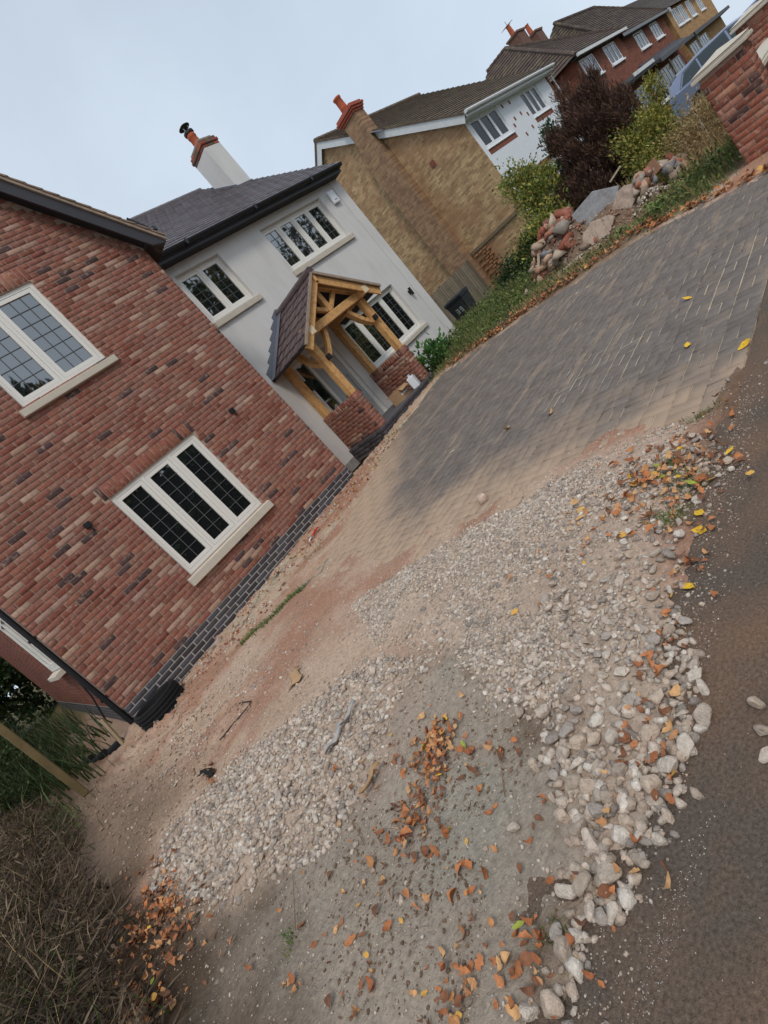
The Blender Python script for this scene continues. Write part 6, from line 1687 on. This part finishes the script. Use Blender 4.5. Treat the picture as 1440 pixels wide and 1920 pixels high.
# spoil: pale mortar lumps and gravel around the heap
pp = []; ss = []
for cx, cy, s1, s2, n_, r0, r1 in ((10.75, 3.25, 0.14, 0.2, 260, 0.01, 0.035), (10.35, 4.75, 0.18, 0.3, 420, 0.008, 0.03), (10.1, 6.3, 0.25, 0.35, 300, 0.008, 0.03), (10.9, 7.6, 0.3, 0.5, 500, 0.01, 0.035), (9.6, 5.6, 0.15, 0.5, 250, 0.006, 0.02)):
    pp.append(np.stack([rng.normal(cx, s1, n_), rng.normal(cy, s2, n_)], 1)); ss.append(rng.uniform(r0, r1, n_))
pp = np.vstack(pp); ss = np.concatenate(ss)
bank = lambda x, y: gh(x, y) + 0.22 * np.exp(-((x - 10.75) / 0.22) ** 2 - ((y - 3.25) / 0.25) ** 2)
v, f_, c_ = spill(*hull_rock(12), pp, ss, pick_cols(len(pp), [S(206, 192, 176), S(196, 172, 152), S(214, 200, 188)]), zf=bank)
tag(put('spoil', big_mesh('spoil', v, f_, M_['stones'], c_)), 'pale mortar crumbs strewn round the rubble heap', 'rubble', kind='stuff')

# ------------------------------------------------------------------ small things on the building ground
def ribbon(name, label, pts, w, m, cat, lift=0.02, wav=0.3):
    mb = MB(); vs = []; n = len(pts)
    for i, (x, y) in enumerate(pts):
        a = pts[max(0, i - 1)]; b = pts[min(n - 1, i + 1)]; d = Vector((b[0] - a[0], b[1] - a[1], 0)).normalized(); s = Vector((-d.y, d.x, 0))
        ww = w * (0.5 + 0.6 * math.sin(2.3 * i + 1) ** 2); z = float(gh(x, y)) + lift + 0.012 * math.sin(i * 1.9)
        for q in (-1, -0.3, 0.4, 1): vs.append(Vector((x, y, z + 0.012 * math.sin(q * 4 + i * 1.3))) + s * (ww * q))
    fs = [(i * 4 + j, i * 4 + j + 1, i * 4 + j + 5, i * 4 + j + 4) for i in range(n - 1) for j in range(3)]
    mb.add(vs, fs); o = mb.build(name, m, smooth=True); md = o.modifiers.new('thick', 'SOLIDIFY'); md.thickness = 0.0015
    return tag(o, label, cat)
ribbon('plastic_strip', 'torn pale plastic strip across the gravel', [(0.99, 2.86), (0.94, 2.84), (0.9, 2.82), (0.86, 2.815), (0.82, 2.81), (0.78, 2.80), (0.74, 2.8), (0.69, 2.79), (0.65, 2.78)], 0.015, M_['plastic_sheet'], 'plastic', 0.045)
ribbon('plastic_rag', 'crumpled pale rag beside the leaves at the gravel edge', [(0.69, 2.37), (0.65, 2.38), (0.62, 2.37), (0.58, 2.36), (0.53, 2.35)], 0.016, M_['card'], 'rag', 0.05)
ribbon('cardboard_scrap', 'square tan cardboard scrap on the dusty ground', [(1.29, 4.17), (1.26, 4.12), (1.22, 4.06), (1.18, 4.01)], 0.07, M_['card'], 'cardboard', 0.03)
ribbon('red_plastic', 'red plastic scrap at the foot of the blue brick plinth', [(3.98, 7.08), (3.92, 7.04), (3.86, 7.0), (3.8, 6.98)], 0.05, M_['plastic_red'], 'plastic', 0.05)
ribbon('white_scrap', 'thin white scrap beside the red plastic', [(3.76, 6.98), (3.7, 6.95), (3.66, 6.93)], 0.018, M_['plastic_white'], 'plastic', 0.04)
ribbon('plastic_bag', 'crumpled white plastic bag against the blue brick plinth', [(1.92, 7.38), (1.86, 7.34), (1.80, 7.33), (1.74, 7.30), (1.70, 7.32)], 0.05, M_['plastic_sheet'], 'plastic bag', 0.05)
ribbon('black_scrap', 'black plastic scrap with rusty leaves on the dust', [(0.36, 4.57), (0.39, 4.5), (0.4, 4.44), (0.37, 4.36)], 0.04, M_['rubber'], 'plastic', 0.03)
for k in range(7): leaf(0.42 + rng.normal(0, 0.05), 4.4 + rng.normal(0, 0.07), 0.06, 'rusty leaf beside the black plastic scrap', 'leaves by black scrap')
hp = [(0.64, 4.72), (0.8, 4.68), (0.97, 4.63), (1.01, 4.66), (1.0, 4.8), (0.97, 4.93)]
P_ = []
for i in range(len(hp) - 1):
    for t in (0, 0.33, 0.66):
        x = hp[i][0] * (1 - t) + hp[i + 1][0] * t; y = hp[i][1] * (1 - t) + hp[i + 1][1] * t; P_.append((x, y, float(gh(x, y)) + 0.012))
tag(MB().tube(P_, 0.006, 6).build('hose', M_['hose'], smooth=True), 'short bent brown hose lying on the dust', 'hose')
mb = MB(S(206, 170, 150)); V, Fq, _ = slab_variant(0.11, 0.07, 0.05, 0.006, 0.004)
o = put('brick_bit', big_mesh('brick_bit', V, list(Fq) + [(11, 10, 9, 8)], M_['rubble'], [S(206, 180, 160)] * 10)); o.location = (2.95, 2.98, float(zg(2.95, 2.98)) + 0.05); o.rotation_euler = (0.1, 0.0, 0.8); tag(o, 'pale brick fragment at the dusty edge of the drive', 'brick')
# drain riser at the house corner
dr_ = thing('drain_riser', 'black ribbed plastic drain riser at the brick corner', 'drain', (0.87, 7.36, 0.02))
pr = [(0.30, -0.12)]
z = -0.10
while z < 0.17:
    pr += [(0.30, z), (0.315, z + 0.008), (0.315, z + 0.03), (0.30, z + 0.038)]; z += 0.05
pr += [(0.305, 0.20), (0.30, 0.22), (0.26, 0.22), (0.25, 0.20), (0.25, -0.05), (0.0, -0.05)]
mb = MB(); mb.lathe(pr, 0, 0, 30); mb.build('ring', M_['rubber'], dr_, local=True)
for x, y, a, lab in ((0.0, 9.6, 0.4, 'leftmost black pipe stub in the dirt beside the house'), (0.13, 9.0, 0.5, 'middle black pipe stub in the dirt beside the house'), (0.33, 8.45, 0.2, 'black pipe stub nearest the timber stake beside the house')):
    z = float(gh(x, y)); tag(MB().tube([(x - 0.10, y + 0.25, z + 0.0), (x + 0.04, y - 0.1, z + 0.05)], [0.055, 0.055], 12).build('pipe_stub', M_['rubber']), lab, 'pipe')
tag(MB(S(166, 146, 118)).beam((0.36, 8.25, 0.0), (0.42, 8.3, 0.42), 0.05, 0.03).build('timber_stake', M_['fencewood']), 'short timber stake in the dirt by the corner downpipe', 'stake')
tag(MB().tube([(0.60, 8.4, 1.0), (0.55, 8.35, 0.7), (0.44, 8.3, 0.36)], 0.012, 6).build('cable', M_['rubber']), 'black cable hanging from the side wall down to the stake', 'cable')
# cardboard box and white jerrycan in the porch
bx_ = thing('cardboard_box', 'open brown cardboard box on the porch floor', 'box', (8.36, 8.28, 0.352), rotz=0.25)
mb = MB(); mb.box(-0.2, -0.15, 0, 0.2, -0.145, 0.24); mb.box(-0.2, 0.145, 0, 0.2, 0.15, 0.24); mb.box(-0.2, -0.145, 0, -0.195, 0.145, 0.24); mb.box(0.195, -0.145, 0, 0.2, 0.145, 0.24); mb.box(-0.195, -0.145, 0, 0.195, 0.145, 0.005); mb.build('box', M_['card'], bx_, local=True)
for s in (-1, 1): MB().beam((0, s * 0.15, 0.243), (0, s * 0.23, 0.20 + 0.02 * s), 0.38, 0.004).build('flap', M_['card'], bx_, local=True)
MB().box(-0.2, -0.153, 0.10, 0.2, -0.1505, 0.13).build('tape', M_['plastic_white'], bx_, local=True)
jc = thing('jerrycan', 'white plastic jerrycan standing on the porch edge', 'jerrycan', (8.62, 7.98, 0.352), rotz=0.5)
mb = MB(); mb.prism([(-0.11, -0.08, 0), (0.11, -0.08, 0), (0.11, -0.08, 0.22), (0.05, -0.08, 0.27), (-0.11, -0.08, 0.27)], (0, 0.16, 0)); mb.build('body', M_['plastic_white'], jc, local=True, bevel=0.02, seg=2)
mb = MB(); mb.tube([(-0.08, 0, 0.26), (-0.07, 0, 0.31), (0.02, 0, 0.31), (0.04, 0, 0.265)], 0.014, 8); mb.build('handle', M_['plastic_white'], jc, local=True)
mb = MB(); mb.tube([(0.075, 0, 0.24), (0.09, 0, 0.28)], 0.026, 12); mb.build('cap', M_['black'], jc, local=True)
# white chalk scatter on the tarmac
pp = np.stack([rng.normal(0.42, 0.16, 260), rng.normal(0.93, 0.02, 260)], 1); pp[:, 1] -= (pp[:, 0] - 0.4) * 0.15
pp = np.vstack([pp, np.stack([rng.uniform(0.1, 2.2, 120), rng.uniform(0.55, 1.0, 120)], 1)])
v, f_, c_ = spill(*hull_rock(9), pp, rng.uniform(0.0008, 0.0028, len(pp)), pick_cols(len(pp), [S(226, 222, 214), S(206, 196, 184)]), zf=lambda x, y: np.zeros_like(x) + 0.0005)
tag(put('chalk_crumbs', big_mesh('chalk_crumbs', v, f_, M_['stones'], c_)), 'white mortar crumbs trodden along the tarmac', 'crumbs', kind='stuff')

# ------------------------------------------------------------------ trees across the road (seen mirrored in the panes)
def street_tree(label, x, y, h, r, n):
    t = thing('street_tree', label, 'tree', (x, y, 0), group=None)
    ells = [(x, y, h * 0.62, r, r, h * 0.34, 1), (x + r * 0.5, y, h * 0.5, r * 0.6, r * 0.6, h * 0.2, 0.4), (x - r * 0.5, y + 0.4, h * 0.55, r * 0.6, r * 0.6, h * 0.22, 0.4)]
    (V, Fq, C), tips = cloud(ells, n, 0.5, G2 + [S(120, 104, 52)], 1.5, 110, 0.55, 0.1)
    put('crown', big_mesh('crown', V - np.array((x, y, 0)), Fq, M_['foliage'], C), t)
    mb = MB(); mb.tube([(x, y, -0.1), (x + 0.05, y, h * 0.3), (x, y, h * 0.62)], [0.22, 0.17, 0.1], 9)
    for k in range(14):
        tp = Vector(tips[int(rng.integers(len(tips)))]); st = Vector((x, y, rng.uniform(h * 0.25, h * 0.55))); mb.tube([st, st.lerp(tp, 0.5) + Vector((0, 0, 0.3)), tp], [0.07, 0.045, 0.015], 5)
    mb.build('trunk', M_['bark'], t)
for i, (x, y, h, r) in enumerate(((9.2, -15.0, 13.2, 2.2), (17.5, -16.0, 9.0, 3.0), (27.0, -16.0, 15.0, 3.6), (40.5, -16.0, 15.5, 4.5))):
    street_tree(['tree across the road opposite the brick wing', 'tall tree across the road opposite the porch', 'tree across the road opposite the neighbour', 'tree across the road farther along the street'][i], x, y, h, r, 6500)
hd = [(x, -13.2, 2.3, 1.7, 0.9, 2.6, 1) for x in range(-6, 46, 2)]
(V, Fq, C), tips = cloud(hd, 26000, 0.36, G2, 1.6, 700, 0.35, 0.2)
fh_ = thing('far_hedge', 'tall evergreen hedge across the road', 'hedge', (19, -13.2, 0))
put('foliage', big_mesh('foliage', V - np.array((19, -13.2, 0)), Fq, M_['foliage'], C), fh_)
MB().box(-7.5, -13.6, -0.1, 46.5, -12.8, 4.3).build('sky_block_core', mat('hedge_core', S(34, 40, 28), 0.95, 0.4, 3), fh_)  # solid dark box added to block sky behind the hedge in window reflections
